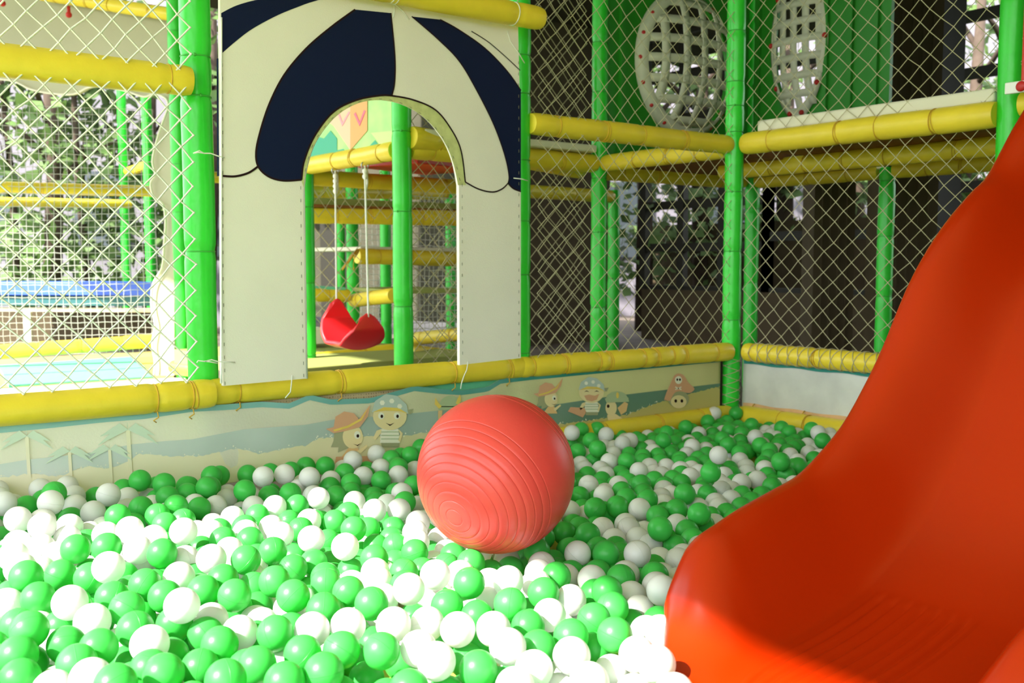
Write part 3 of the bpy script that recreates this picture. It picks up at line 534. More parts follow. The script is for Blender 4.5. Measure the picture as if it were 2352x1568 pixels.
def rail(a, b, label, r=0.048, ties=None, seed=1, n=20, tails=False, group=None, cordmat=None, step=0.02):
    a, b = Vector(a), Vector(b); L = (b-a).length
    if ties is None:
        rnd = random.Random(seed); ties = []; s = 0.12 + 0.1*rnd.random()
        while s < L - 0.05: ties.append(s); s += rnd.uniform(0.2, 0.4)
    o = padded(a, b, r, ties, seed, n, step=step).build('yellow_rail', Y_VINYL, loc=a)
    fix_smooth(o); tag(o, label, 'padded rail', group)
    d = (b-a).normalized()
    for k, t in enumerate(ties):
        mb = MB(); c = a + d*t
        ring(mb, c, d, r*0.94, 0.0022)
        if k % 2: ring(mb, c + d*0.012, d + Vector((0, 0, 0.12)), r*0.99, 0.0018)
        if tails:
            mb.tube([c+Vector((0, -r*0.6, -r*0.85)), c+Vector((0.004, -r*0.55, -r-0.012)), c+Vector((-0.012, -r*0.5, -r-0.022)), c+Vector((0.0, -r*0.3, -r-0.03))], 0.0022, 6)
        mb.build('tie_cord', cordmat or TIE_Y, o)
    return o
def net(name, org, ud, width, z0, z1, cw, ch, r, m, label, jit=0.004, sag=0.015, seed=3, square=False, cat='net'):
    rnd = random.Random(seed); org, ud = Vector(org), Vector(ud).normalized()
    nd = ud.cross(Vector((0, 0, 1)))
    ni, nj = int(width/(cw/2)), int((z1-z0)/(ch/2))
    if square: ni, nj = int(width/cw), int((z1-z0)/ch)
    P = {}
    for i in range(ni+1):
        for j in range(nj+1):
            if square or (i+j) % 2 == 0:
                s = width*i/ni; z = z0+(z1-z0)*j/nj
                edge = math.sin(math.pi*i/ni)*math.sin(math.pi*j/nj)
                P[i, j] = org+ud*(s+rnd.uniform(-jit, jit)+sag*0.8*math.sin(z*3+seed)*edge)+nd*(sag*edge*math.sin(s*4+z*2+seed))+Vector((0, 0, z-sag*edge+rnd.uniform(-jit, jit)))
    mb = MB()
    for (i, j), p in P.items():
        for di, dj in (((1, 0), (0, 1)) if square else ((1, 1), (1, -1))):
            q = P.get((i+di, j+dj))
            if q is None: continue
            d = (q-p).normalized(); x = d.cross(nd).normalized()*r; y = nd*r
            a, b = p-d*r*0.5, q+d*r*0.5
            mb.add([a+x, a+y, a-x, a-y, b+x, b+y, b-x, b-y], [(0, 1, 5, 4), (1, 2, 6, 5), (2, 3, 7, 6), (3, 0, 4, 7)])
        if not square:
            k = r*1.7
            mb.add([p+ud*k, p+nd*k, p-ud*k, p-nd*k, p+Vector((0, 0, k)), p-Vector((0, 0, k))],
                   [(0, 1, 4), (1, 2, 4), (2, 3, 4), (3, 0, 4), (1, 0, 5), (2, 1, 5), (3, 2, 5), (0, 3, 5)])
    o = mb.build(name, m, loc=org+Vector((0, 0, z0)))
    return tag(o, label, cat)

# ------------------------------------------------------------------ the setting
def slab(name, a, b, m, kind='structure', label=None, cat=None, parent=None):
    mb = MB(); mb.box(a, b)
    c = ((a[0]+b[0])/2, (a[1]+b[1])/2, a[2])
    o = mb.build(name, m, parent, smooth=False, loc=c)
    if parent is None: tag(o, label, cat, kind=kind)
    return o
slab('floor', (1.2, 3.36, -0.06), (12, 13, -0.01), FLOORM)
slab('floor_pit', (-2.2, -1.2, -0.06), (4.02, 3.36, 0.0), PITF)
slab('floor_beside', (4.02, -1.2, -0.06), (12, 3.36, -0.01), FLOORM)
slab('ground', (-60, -40, -0.16), (60, 80, -0.07), GRASS)
slab('floor_left', (-6, 3.36, -0.06), (1.2, 10.5, -0.01), FLOORM)
# ceiling slabs added overhead, cut to steer sun and skylight
slab('shade_roof', (-2.50, -3.4, 3.3), (2.9, 4.6, 3.4), SHADE_ROOFM)
slab('shade_roof_rear', (-0.9, 4.6, 3.3), (2.9, 9.6, 3.4), SHADE_ROOFM)
slab('shade_roof_right', (2.9, -3.4, 3.3), (9.2, 9.6, 3.4), SHADE_ROOFD)  # dark, to keep bounced light off the right side
slab('shade_roof_left', (-9.0, 2.72, 3.3), (-2.50, 4.6, 3.4), SHADE_ROOFM)  # added to hold the sun off the balls along the banner

slab('shade_wall', (-0.8, -3.6, -0.05), (9.2, -3.4, 3.4), PLASTER)  # unseen wall added behind the viewer to cut the light from there
# brown back wall and windowed right wall
slab('wall_back', (5.95, 8.0, -0.05), (7.5, 8.2, 3.35), BROWN)
def wall_right():
    mb = MB(); U = 8.0
    mb.box((U, -3.4, -0.05), (U+0.15, 8.0, 0.55)); mb.box((U, -3.4, 0.5), (U+0.15, 0.6, 3.4)); mb.box((U, 3.0, 0.5), (U+0.15, 3.8, 3.4))  # stretch alongside the viewer added to block daylight
    o = mb.build('wall_right', BROWN, smooth=False, loc=(U, 3, 0)); tag(o, kind='structure')
wall_right()
def win(n, v0, v1, z0, z1, cols, rows):
    mb = MB(); U = 8.0; t = 0.045
    for k in range(cols+1):
        v = v0+(v1-v0)*k/cols; mb.box((U, v-t, z0), (U+0.08, v+t, z1))
    for k in range(rows+1):
        z = z0+(z1-z0)*k/rows; mb.box((U+0.01, v0, z-t), (U+0.07, v1, z+t))
    o = mb.build('window_%d' % n, DKFR, smooth=False, loc=(U, v0, z0)); tag(o, kind='structure')
win(1, 6.3, 8.0, 0.55, 3.3, 3, 6)
win(2, 4.75, 6.3, 0.55, 3.3, 2, 5)
win(3, 0.6, 3.0, 0.55, 3.3, 3, 5)
win(4, 3.8, 4.75, 0.55, 3.3, 1, 6)
# pillars of brown cladding
def pillar(p0, p1, zc, z1, dep, label):
    a, b = at(p0, 600, zc), at(p1, 600, zc)
    mb = MB(); a.z = b.z = 0
    d = (b-a).normalized(); n = Vector((-d.y, d.x, 0))
    if n.dot(Vector((CH, SH, 0))) < 0: n = -n
    q = [a, b, b+n*dep, a+n*dep]
    mb.add([p+Vector((0, 0, -0.02)) for p in q]+[p+Vector((0, 0, z1)) for p in q], [(3, 2, 1, 0), (4, 5, 6, 7), (0, 1, 5, 4), (1, 2, 6, 5), (2, 3, 7, 6), (3, 0, 4, 7)])
    for k in range(1, 5):
        c = a+(b-a)*k/5; mb.beam(c-n*0.004+Vector((0, 0, 0)), c-n*0.004+Vector((0, 0, z1)), 0.012, 0.02, up=n)
    return tag(mb.build('wall_pillar', BROWN, smooth=False, loc=(a+b)/2), label, 'pillar', kind='structure')
pillar(2035, 2150, 6.9, 3.3, 0.4, None)
pillar(1868, 1962, 7.4, 1.45, 0.3, None)
slab('wall_pillar_dark', tuple(at(2150, 600, 7.1).xy)+(-0.02,), tuple((at(2150, 600, 7.1)+Vector((0.3, 0.22, 0))).xy)+(3.3,), DKFR)

# ------------------------------------------------------------------ posts
def pxy(px, zc):
    p = at(px, 600, zc); return p.x, p.y
post(1.27, VA+0.085, 0.0, 2.6, 'bright green padded post left of the striped arch panel, in front', r=0.053, ties=[0.34, 0.40, 0.88, 1.41, 1.545, 1.86], seed=11, n=28)
post(2.675, VA+0.07, 0.0, 3.0, 'green padded post along the right edge of the striped arch panel', r=0.047, ties=[0.45, 0.79, 1.02, 1.28, 1.56, 1.72, 2.0], seed=12, n=24)
post(4.02, VA+0.02, 0.0, 3.0, 'green padded post at the far corner of the ball pit', r=0.047, ties=[0.1, 0.55, 0.9, 1.2, 1.50, 1.63, 1.75, 2.0], seed=13, n=24)
post(4.05, 1.99, 0.0, 3.0, 'green padded post behind the top of the orange slide', r=0.052, ties=[0.5, 1.2, 1.9, 2.1], seed=14, n=24)
post(4.02, 4.38, 0.0, 3.0, 'green post behind the diamond net, left of the pit corner post', seed=15)
post(2.67, 4.38, 0.0, 2.6, 'large green post seen through the arch, right of the red swing', r=0.05, ties=[0.25, 0.62, 1.1, 1.5], seed=16, n=24)
post(5.37, 4.34, 0.0, 2.9, 'shaded green post just behind the pit corner post', seed=17)
post(5.37, 3.35, 0.0, 1.40, 'green post under the yellow deck edge at right, behind the net', seed=18)
post(5.37, 5.68, 0.0, 1.40, 'thin shaded green post behind the net, second from the arch panel', seed=19)
post(2.67, 5.47, 0.0, 1.38, 'dark green post at the left edge of the arch opening', seed=20)
x, y = pxy(810, 7.6); post(x, y, 0.0, 1.7, 'green post behind the two ropes of the red swing', seed=21)
x, y = pxy(886, 8.6); post(x, y, 0.0, 1.65, 'green post seen between the swing and the large green post', seed=22)
x, y = pxy(1035, 9.0); post(x, y, 0.0, 1.5, 'green post at the right inside edge of the arch opening', seed=23)
x, y = pxy(783, 10.5); post(x, y, 0.0, 1.6, 'thin distant green post left of the swing ropes', seed=24)
x, y = pxy(416, 6.9); post(x, y, 0.0, 2.9, 'green post behind the left net, beside the cream wavy panel', r=0.052, seed=25, n=24)
x, y = pxy(290, 11.0); post(x, y, 0.0, 2.8, 'pale distant green post behind the fine white net', seed=26)
x, y = pxy(346, 10.0); post(x, y, 0.0, 2.8, 'pale distant green post beside the wavy edge of the cream panel', seed=27)
x, y = pxy(1095, 7.0); post(x, y, 2.1, 3.2, 'short length of green post above the arch panel top rail', seed=28)

# ------------------------------------------------------------------ rails of the pit
rail((-0.55, VA, 0.39), (1.27, VA, 0.39), 'yellow padded rail under the large diamond net at left, on the pit edge', r=0.05, ties=[0.72, 0.80, 0.96, 1.03, 1.62, 1.74], seed=31, n=28, tails=True, step=0.012)
rail((1.27, VA+0.035, 0.39), (2.67, VA+0.035, 0.39), 'yellow padded rail under the striped arch panel, on the pit edge', r=0.047, ties=[0.10, 0.50, 1.02, 1.30], seed=32, n=28, tails=True, step=0.012)
rail((2.64, VA+0.03, 0.39), (3.98, VA, 0.39), 'yellow padded rail right of the arch panel, running to the pit corner', r=0.047, ties=[0.06, 0.24, 0.44, 0.50, 0.72, 0.80, 0.91, 0.99, 1.22], seed=33, n=28, tails=False, step=0.012)
rail((2.2, VA-0.01, 0.07), (3.97, VA-0.01, 0.07), 'yellow padded roll on the floor under the cartoon banner, by the balls', r=0.045, ties=[0.9, 1.25, 1.55], seed=34)
rail((UB, 3.27, 0.39), (UB, 1.0, 0.39), 'yellow padded rail wrapped in net above the plain white banner', r=0.047, ties=[0.05, 0.42, 0.8, 1.2], seed=35, n=28, step=0.012)
rail((UB-0.03, 3.27, 0.068), (UB-0.03, 1.2, 0.068), 'yellow padded roll on the floor under the plain white banner', r=0.052, ties=[0.25, 0.40, 0.9], seed=36, n=24)
rail((-0.6, VA+0.03, 1.45), (1.225, VA+0.02, 1.45), 'thick yellow padded rail crossing high behind the large left net', r=0.051, ties=[0.3, 0.95, 1.75], seed=37, n=28)
rail((0.9, VA-0.085, 1.845), (2.66, VA-0.085, 1.845), 'yellow padded rail across the top of the striped arch panel', r=0.048, ties=[0.35, 1.05, 1.62], seed=38, n=28, cordmat=CORD)
rail((2.70, VA+0.03, 1.435), (3.98, VA+0.03, 1.435), 'shaded yellow rail high right of the arch panel, ending at the corner post', seed=39)
rail((UB, 3.30, 1.435), (UB, 2.03, 1.435), 'bright yellow deck rail between the corner post and the slide post', r=0.055, seed=40)
rail((UB, 1.93, 1.46), (UB, 0.7, 1.46), 'short end of yellow rail right of the slide post', r=0.055, ties=[0.12], seed=41)
rail((UB, 3.42, 1.42), (UB, 4.33, 1.42), 'bright yellow rail behind the net, sloping away from the corner post', seed=42)
rail((2.72, 4.38, 1.42), (3.98, 4.38, 1.42), 'yellow rail behind the net with a cream mat edge on top', r=0.055, seed=43)
rail((4.55, 2.0, 1.37), (4.55, 3.9, 1.37), 'shaded yellow rail under the deck, just below the bright deck rail', seed=44)
rail((5.37, 1.95, 1.38), (5.37, 3.3, 1.38), 'lowest yellow rail under the deck right of the small green post', seed=45)
rail((5.37, 3.40, 1.38), (5.37, 4.30, 1.38), 'lowest yellow rail under the deck beside the corner post', seed=46)
rail((4.07, 4.42, 1.38), (5.32, 4.38, 1.38), 'dim yellow rail behind the net between two green posts', seed=47)
rail((2.71, 5.5, 1.35), (5.345, 5.68, 1.35), 'dim far yellow rail low behind the net right of the arch panel', seed=48)
rail((2.67, 4.44, 1.41), (2.67, 5.6, 1.41), 'yellow beam under the green mural, from which the red swing hangs', r=0.05, seed=49)
rail((2.70, 4.34, 1.47), (3.98, 4.50, 1.40), 'wide yellow beam seen in the arch right of the large green post', r=0.06, seed=50)

def prail(a, b, label, r=0.05, seed=60, ties=None):
    return rail(at(*a), at(*b), label, r=r, seed=seed, ties=ties)
prail((700, 440, 7.5), (1035, 446, 9.0), 'thin far yellow rail high inside the arch opening', seed=61)
prail((700, 494, 6.5), (1110, 503, 7.2), 'yellow rail across the arch under the olive mat edge', r=0.053, seed=62)
prail((820, 588, 6.9), (1110, 597, 7.6), 'yellow rail across the arch with a pale board on top', r=0.055, seed=63)
prail((700, 676, 6.9), (800, 679, 7.1), 'short yellow rail left of the swing with green mat on top', r=0.048, seed=64)
prail((812, 690, 7.2), (905, 678, 6.5), 'shaded olive-yellow rail right of the swing ropes', r=0.05, seed=65)
prail((700, 832, 6.2), (905, 808, 6.6), 'low yellow rail behind the red swing seat', r=0.055, seed=66)
prail((950, 778, 7.6), (1110, 762, 7.0), 'low shaded yellow rail right of the large green post', r=0.05, seed=67)
prail((940, 806, 6.4), (1110, 826, 7.2), 'low yellow rail by the foot of the large green post', r=0.045, seed=68)
prail((-60, 428, 7.6), (372, 440, 8.6), 'yellow rail behind the fine net at left, upper of two', r=0.047, seed=71)
prail((-60, 462, 9.4), (300, 469, 10.5), 'yellow rail behind the fine net at left, lower of two', r=0.045, seed=72)
prail((-60, 812, 7.6), (362, 782, 8.0), 'low yellow rail behind the green floor mats at left', r=0.055, seed=73)
prail((290, 396, 11.0), (346, 378, 10.0), 'short slanting yellow rail between the two pale posts', r=0.05, seed=74)
prail((90, -14, 7.2), (398, 34, 6.8), 'yellow rail along the top of the cream wavy panel', r=0.045, seed=75)
prail((398, 842, 6.8), (450, 850, 6.7), 'short yellow cuff at the foot of the post behind the left net', r=0.05, seed=76, ties=[])
prail((416, 405, 6.9), (520, 408, 7.3), 'bit of yellow rail between the two left green posts', r=0.04, seed=77, ties=[])

# ------------------------------------------------------------------ nets
net('diamond_net', (-0.6, VA-0.02, 0), (1, 0, 0), on_v(447, 500, VA-0.02).x+0.6, 0.44, 2.4, 0.084, 0.087, 0.0030, CORD, 'large white diamond net filling the left bay above the yellow rail', seed=3, sag=0.02)
net('diamond_net', (2.72, VA+0.0, 0), (1, 0, 0), 1.28, 0.43, 2.9, 0.095, 0.093, 0.0018, NETC, 'beige diamond net between the arch panel and the pit corner post', seed=5)
net('diamond_net', (UB, 1.0, 0), (0, 1, 0), 2.3, 0.43, 2.9, 0.095, 0.093, 0.0018, NETC, 'beige diamond net between the corner post and the orange slide', seed=6)
net('diamond_net', (1.32, VA+0.02, 0), (1, 0, 0), 1.32, 1.90, 2.7, 0.09, 0.1, 0.0022, NETC, 'strip of beige net above the top rail of the arch panel', seed=7)
net('diamond_net', (2.75, 4.42, 0), (1, 0, 0), 1.2, 0.1, 2.8, 0.09, 0.09, 0.0022, NETC, 'second beige net behind the first, right of the arch panel', seed=8)
def net_between(a, b, z0, z1, **k):
    a, b = at(a[0], 600, a[1]), at(b[0], 600, b[1]); a.z = b.z = 0
    return net('square_net', a, b-a, (b-a).length, z0, z1, **k)
net_between((-80, 7.7), (360, 8.0), 0.12, 2.05, cw=0.05, ch=0.05, r=0.0023, m=NETW, label='fine white square net behind the left diamond net', jit=0.003, seed=9, square=True)
net_between((935, 7.6), (1110, 8.2), 0.15, 1.35, cw=0.045, ch=0.045, r=0.0028, m=CORD, label='fine white square net seen right of the large green post in the arch', jit=0.004, seed=10, square=True)
net_between((815, 8.9), (905, 9.1), 0.0, 1.3, cw=0.05, ch=0.05, r=0.003, m=CORD, label='fine pale net between swing rope and large green post', jit=0.004, seed=12, square=True)
def dnet_between(a, b, z0, z1, **k):
    a, b = at(a[0], 600, a[1]), at(b[0], 600, b[1]); a.z = b.z = 0
    return net('diamond_net', a, b-a, (b-a).length, z0, z1, **k)
dnet_between((700, 6.6), (830, 6.8), 0.3, 1.4, cw=0.10, ch=0.12, r=0.0026, m=NETC, label='beige diamond net left of the swing ropes in the arch', seed=13)
dnet_between((700, 6.0), (1110, 7.0), 1.12, 1.42, cw=0.10, ch=0.10, r=0.0022, m=NETC, label='strip of beige diamond net high inside the arch', seed=14)
dnet_between((1000, 5.9), (1110, 6.1), 0.3, 1.15, cw=0.09, ch=0.09, r=0.0022, m=NETC, label='beige diamond net at the right inside edge of the arch', seed=15)
# net wrapped around the wall-B rail and the corner post foot
def wrap(name, a, b, r, parent_label, pitch=0.09, cord=0.0019):
    a, b = Vector(a), Vector(b); L = (b-a).length; d = (b-a)/L
    ref = Vector((0, 0, 1)) if abs(d.z) < 0.9 else Vector((1, 0, 0))
    x = d.cross(ref).normalized(); y = d.cross(x); mb = MB()
    for sgn in (1, -1):
        for ph in (0, math.pi):
            pts = []; n = int(L/pitch*14)
            for k in range(n+1):
                s = L*k/n; t = sgn*2*math.pi*s/(2*pitch)+ph
                pts.append(a+d*s+(x*math.cos(t)+y*math.sin(t))*r)
            mb.tube(pts, cord, 4)
    return tag(mb.build(name, NETC, loc=a), parent_label, 'net')
wrap('wrapped_net', (UB, 3.22, 0.39), (UB, 1.4, 0.39), 0.050, 'beige net cords wound round the yellow rail above the plain white banner', pitch=0.06)
wrap('wrapped_net', (UB, VA+0.02, 0.04), (UB, VA+0.02, 0.36), 0.050, 'beige net cords wound round the foot of the corner post', pitch=0.05)

# ------------------------------------------------------------------ striped arch panel
PV = VA - 0.035
def smooth_poly(pts, n=6, closed=False):
    """Catmull-Rom through the points"""
    m = len(pts); out = []
    for i in range(m if closed else m-1):
        p = [pts[(i+k) % m] if closed else pts[min(max(i+k, 0), m-1)] for k in (-1, 0, 1, 2)]
        for k in range(n):
            t = k/n
            out.append(tuple(0.5*((2*p[1][c])+(-p[0][c]+p[2][c])*t+(2*p[0][c]-5*p[1][c]+4*p[2][c]-p[3][c])*t*t+(-p[0][c]+3*p[1][c]-3*p[2][c]+p[3][c])*t**3) for c in (0, 1)))
    if not closed: out.append(tuple(pts[-1]))
    return out
def pv(pts, v):
    return [(p.x, p.z) for p in (on_v(a, b, v) for a, b in pts)]
def prism(mb, pts, v0, v1):
    """extrude a polygon of (u, z) from v0 (front) to v1 (back)"""
    n = len(pts)
    area = sum(pts[i][0]*pts[(i+1) % n][1]-pts[(i+1) % n][0]*pts[i][1] for i in range(n))
    if area < 0: pts = pts[::-1]
    vs_ = [(a, v0, b) for a, b in pts]+[(a, v1, b) for a, b in pts]
    mb.add(vs_, [tuple(range(n)), tuple(range(2*n-1, n-1, -1))]+[(i, n+i, n+(i+1) % n, (i+1) % n) for i in range(n)])
def strip(mb, pts, v, w, th=0.0008):
    """thin printed line of width w along (u, z) points, lying on plane v"""
    L, R = [], []
    for i, (a, b) in enumerate(pts):
        p, q = pts[max(i-1, 0)], pts[min(i+1, len(pts)-1)]
        dx, dz = q[0]-p[0], q[1]-p[1]; l = math.hypot(dx, dz) or 1
        nx, nz = -dz/l*w/2, dx/l*w/2
        L.append((a+nx, v-th, b+nz)); R.append((a-nx, v-th, b-nz))
    mb.grid([L, R])
inner = [(703, 869), (699, 640), (696, 430)]+smooth_poly([(696, 430), (702, 385), (722, 325), (765, 268), (815, 236), (868, 226), (925, 237), (978, 268), (1020, 318), (1043, 370), (1054, 425)], 5)[1:]+[(1055, 640), (1056, 838)]
outl = [(513, 886), (509, 640), (507, 300), (505, -75), (1190, 62), (1196, 300), (1196, 822)]
panel = bpy.data.objects.new('arch_panel', None)
panel.location = (1.95, PV, 0.44); COL.objects.link(panel)
tag(panel, 'cream fabric panel with navy stripes and an arched opening, on the pit edge', 'play panel')
full = pv(outl, PV)+pv(inner[::-1], PV)
mb = MB(); prism(mb, full, PV, PV+0.018)
mb.build('panel_board', CREAM, panel, smooth=False)
def pprint(name, pts, m, off=0.0012, sm=0, parent=None):
    mb = MB(); q = pv(smooth_poly(pts, sm) if sm else pts, PV)
    prism(mb, q, PV-off, PV-0.0001)
    return mb.build(name, m, parent or panel, smooth=False)
pprint('navy_stripe', [(508, 30)]+smooth_poly([(508, 30), (545, 12), (600, -2), (680, -10), (740, -5), (700, 10), (640, 34), (580, 66), (540, 96), (508, 124)], 5)[1:], NAVY)
n2l = smooth_poly([(815, 22), (760, 62), (702, 112), (652, 172), (618, 238), (596, 305), (587, 352), (593, 384), (617, 406), (650, 415), (692, 413)], 6)
n2r = smooth_poly([(692, 413), (698, 370), (722, 312), (764, 258), (815, 231), (868, 220), (899, 220)], 6)
n2e = smooth_poly([(899, 220), (905, 195), (907, 150), (904, 100), (897, 30)], 5)
pprint('navy_stripe', n2l+n2r[1:]+n2e[1:], NAVY)
n3l = smooth_poly([(945, 38), (1005, 90), (1055, 142), (1098, 215), (1134, 288), (1158, 355), (1168, 402), (1166, 421)], 6)
n3b = smooth_poly([(1166, 421), (1178, 433), (1196, 440)], 4)
n3t = smooth_poly([(1196, 208), (1163, 162), (1112, 110), (1052, 68), (1010, 45)], 5)
pprint('navy_stripe', n3l+n3b[1:]+n3t, NAVY)
lines = MB()
archo = smooth_poly([(692, 413), (698, 370), (722, 312), (764, 258), (815, 231), (868, 220), (899, 220), (950, 230), (1000, 253), (1035, 296), (1058, 345), (1068, 418)], 6)
for pts, w in ((n2l, 0.0065), (archo, 0.0065), (n2e, 0.006), (n3l, 0.005), (n3t, 0.005), (n3b, 0.006),
               (smooth_poly([(511, 404), (540, 405), (570, 397), (591, 383)], 5), 0.0075),
               (smooth_poly([(1068, 418), (1098, 434), (1130, 441), (1152, 434), (1166, 421)], 5), 0.006),
               (smooth_poly([(1082, 72), (1120, 96), (1160, 130), (1194, 162)], 5), 0.004)):
    strip(lines, pv(pts, PV), PV-0.0018, w)
lines.build('printed_outline', LINE, panel)
# hem band round the arch
ho = archo; hi = smooth_poly([(697, 430), (703, 388), (724, 328), (767, 271), (816, 240), (868, 230), (923, 240), (975, 271), (1017, 320), (1040, 372), (1052, 425)], 6)
mb = MB(); prism(mb, pv([(697, 430)]+ho+[(1070, 425)]+[(1053, 425)]+hi[::-1], PV), PV-0.0006, PV-0.0001)
mb.build('printed_hem', HEM, panel, smooth=False)
# staples along the edges
mb = MB()
def staples(pts, gap=0.045):
    q = pv(pts, PV); acc = 0
    for (a, b), (c, d) in zip(q, q[1:]):
        l = math.hypot(c-a, d-b)
        while acc < l:
            t = acc/l; x, z = a+(c-a)*t, b+(d-b)*t; ux, uz = (c-a)/l, (d-b)/l
            mb.beam((x-ux*0.006, PV-0.0022, z-uz*0.006), (x+ux*0.006, PV-0.0022, z+uz*0.006), 0.0016, 0.0012, up=(0, 1, 0))
            acc += gap
        acc -= l
staples([(516, 880), (512, 640), (511, 300), (510, 130)])
staples([(697, 862), (692, 640), (690, 430)])
staples(smooth_poly([(701, 390), (720, 328), (764, 270), (814, 238), (868, 227), (924, 238), (977, 270), (1019, 320), (1045, 372), (1058, 425)], 4))
staples([(1061, 425), (1061, 640), (1062, 832)])
staples([(1191, 816), (1191, 300), (1190, 100)])
mb.build('staples', STAPLE, panel, smooth=False)
mb = MB()
mb.tube([on_v(508, 600+dy, PV-0.004) for dy in range(-560, 290, 40)], 0.004, 6)
mb.tube([on_v(a, b, PV+0.012) for a, b in inner], 0.007, 6)
mb.build('white_piping', EDGE, panel)
mb = MB()
q = pv([(500, 134), (506, 140), (508, 404), (501, 404)], PV+0.02)
prism(mb, q, PV+0.016, PV+0.03); mb.build('navy_side_flap', NAVY, panel, smooth=False)
def cord(pts, r=0.0022):
    mb = MB(); mb.tube([on_v(a, b, PV-0.006) for a, b in pts], r, 5); mb.build('tie_cord', CORD, panel)
cord([(516, 362), (500, 358), (484, 352), (470, 352), (455, 350), (444, 352)])
cord([(444, 352), (458, 346), (470, 353)])
cord([(540, 832), (518, 831), (500, 830), (486, 826), (470, 830), (455, 828), (452, 833)])
cord([(500, 834), (485, 831), (470, 829)])
cord([(671, 862), (669, 885), (667, 900), (655, 914)])
cord([(1075, 830), (1072, 850), (1066, 862), (1060, 880), (1058, 893)])
cord([(1180, 409), (1198, 411), (1212, 415)])
cord([(905, 5), (906, 25), (903, 40)]); cord([(905, 8), (925, 25), (940, 45)])
cord([(1165, 70), (1172, 95), (1190, 120), (1205, 145)])

# ------------------------------------------------------------------ cartoon banner on the back wall of the pit
BV = VA + 0.016
def poly_z(tab, u):
    for (a, b), (c, d) in zip(tab, tab[1:]):
        if u <= c: return b+(d-b)*max(0, (u-a))/(c-a)
    return tab[-1][1]
topedge = pv([(-120, 985), (0, 979), (120, 968), (240, 955), (330, 948), (440, 932), (520, 928), (600, 922), (665, 926), (710, 906), (760, 917), (850, 914), (950, 886), (1010, 893), (1060, 896), (1120, 888), (1150, 870), (1215, 862), (1400, 845), (1650, 822)], BV)
topedge = [(-0.6, topedge[0][1])]+topedge
def bwave(u, z): return 0.0016*math.sin(u*7+z*9)+0.0014*math.sin(u*17+1)
U0, U1 = -0.6, on_v(1652, 900, BV).x
banner = MB(); rows = []
nu = 220
for j in range(9):
    row = []
    for i in range(nu+1):
        u = U0+(U1-U0)*i/nu; zt = poly_z(topedge, u); zb = 0.115 if u > 2.75 else 0.065
        z = zb+(zt-zb)*j/8
        row.append((u, BV+bwave(u, z), z))
    rows.append(row)
banner.grid(rows)
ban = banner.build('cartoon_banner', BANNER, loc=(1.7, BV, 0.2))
md = ban.modifiers.new('thick', 'SOLIDIFY'); md.thickness = 0.0015; md.offset = -1
tag(ban, 'faded canvas banner with beach and pirate children, along the back of the pit', 'banner')
def bpoly(mb, pts, off, mi=0, sm=0):
    q = pv(smooth_poly(pts, sm, True) if sm else pts, BV)
    mb.cur = mi; prism(mb, q, BV-off-0.0006, BV-off)
def bell(mb, cx, cy, rx, ry, off, mi=0, n=22, a0=0, a1=2*math.pi, rot=0):
    pts = []
    for k in range(n+(0 if a1-a0 > 6.2 else 1)):
        t = a0+(a1-a0)*k/n; x, y = rx*math.cos(t), ry*math.sin(t)
        pts.append((cx+x*math.cos(rot)-y*math.sin(rot), cy+x*math.sin(rot)+y*math.cos(rot)))
    bpoly(mb, pts, off, mi)
# teal border strip, sea band, sand
mb = MB(); rows = [[], []]
for i in range(nu+1):
    u = U0+(U1-U0)*i/nu; zt = poly_z(topedge, u)
    rows[0].append((u, BV+bwave(u, zt)-0.0025, zt-0.020)); rows[1].append((u, BV+bwave(u, zt)-0.0025, zt))
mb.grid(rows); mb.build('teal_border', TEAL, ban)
sea_t = pv([(-120, 1075), (0, 1065), (60, 1055), (200, 1040), (300, 1020), (380, 1012), (440, 1008), (560, 985), (700, 975), (770, 962), (880, 955), (1010, 942), (1250, 932), (1400, 910), (1500, 898), (1652, 880)], BV)
sea_b = pv([(-120, 1100), (0, 1095), (60, 1088), (140, 1092), (200, 1070), (260, 1075), (320, 1042), (400, 1048), (470, 1045), (540, 1030), (600, 1042), (650, 1030), (700, 1022), (730, 1006), (780, 1000), (840, 1000), (930, 1000), (1000, 990), (1200, 985), (1330, 968), (1440, 952), (1480, 935), (1520, 920), (1580, 905), (1652, 886)], BV)
rnd = random.Random(5)
mb = MB(); A, B = [], []
for i in range(401):
    u = U0+(U1-U0)*i/400
    A.append((u, BV-0.0045, poly_z(sea_t, u))); B.append((u, BV-0.0045, poly_z(sea_b, u)+rnd.uniform(-0.004, 0.004)))
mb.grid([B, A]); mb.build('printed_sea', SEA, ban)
mb = MB(); A, B = [], []
for i in range(401):
    u = U0+(U1-U0)*i/400
    A.append((u, BV-0.0042, B[-1][2] if False else min(poly_z(sea_b, u)+0.002, poly_z(sea_t, u)))); B.append((u, BV-0.0042, 0.067))
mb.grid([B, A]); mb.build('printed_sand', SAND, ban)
mb = MB()
for k in range(150):
    u = rnd.uniform(0.6, 3.6); z = poly_z(sea_b, u)+rnd.uniform(-0.002, 0.012); s = rnd.uniform(0.0015, 0.004)
    mb.add([(u-s, BV-0.0062, z), (u, BV-0.0062, z-s), (u+s, BV-0.0062, z), (u, BV-0.0062, z+s)], [(0, 1, 2, 3)])
mb.build('printed_foam', PWHITE, ban)
FM = [SKIN, PRED, PHAIR, PBLUE, PWHITE, PGRN, PBRN, PORANGE, LINE, MATY]
def fig(name, fn):
    mb = MB(); fn(mb); return mb.build(name, FM, ban, smooth=False)
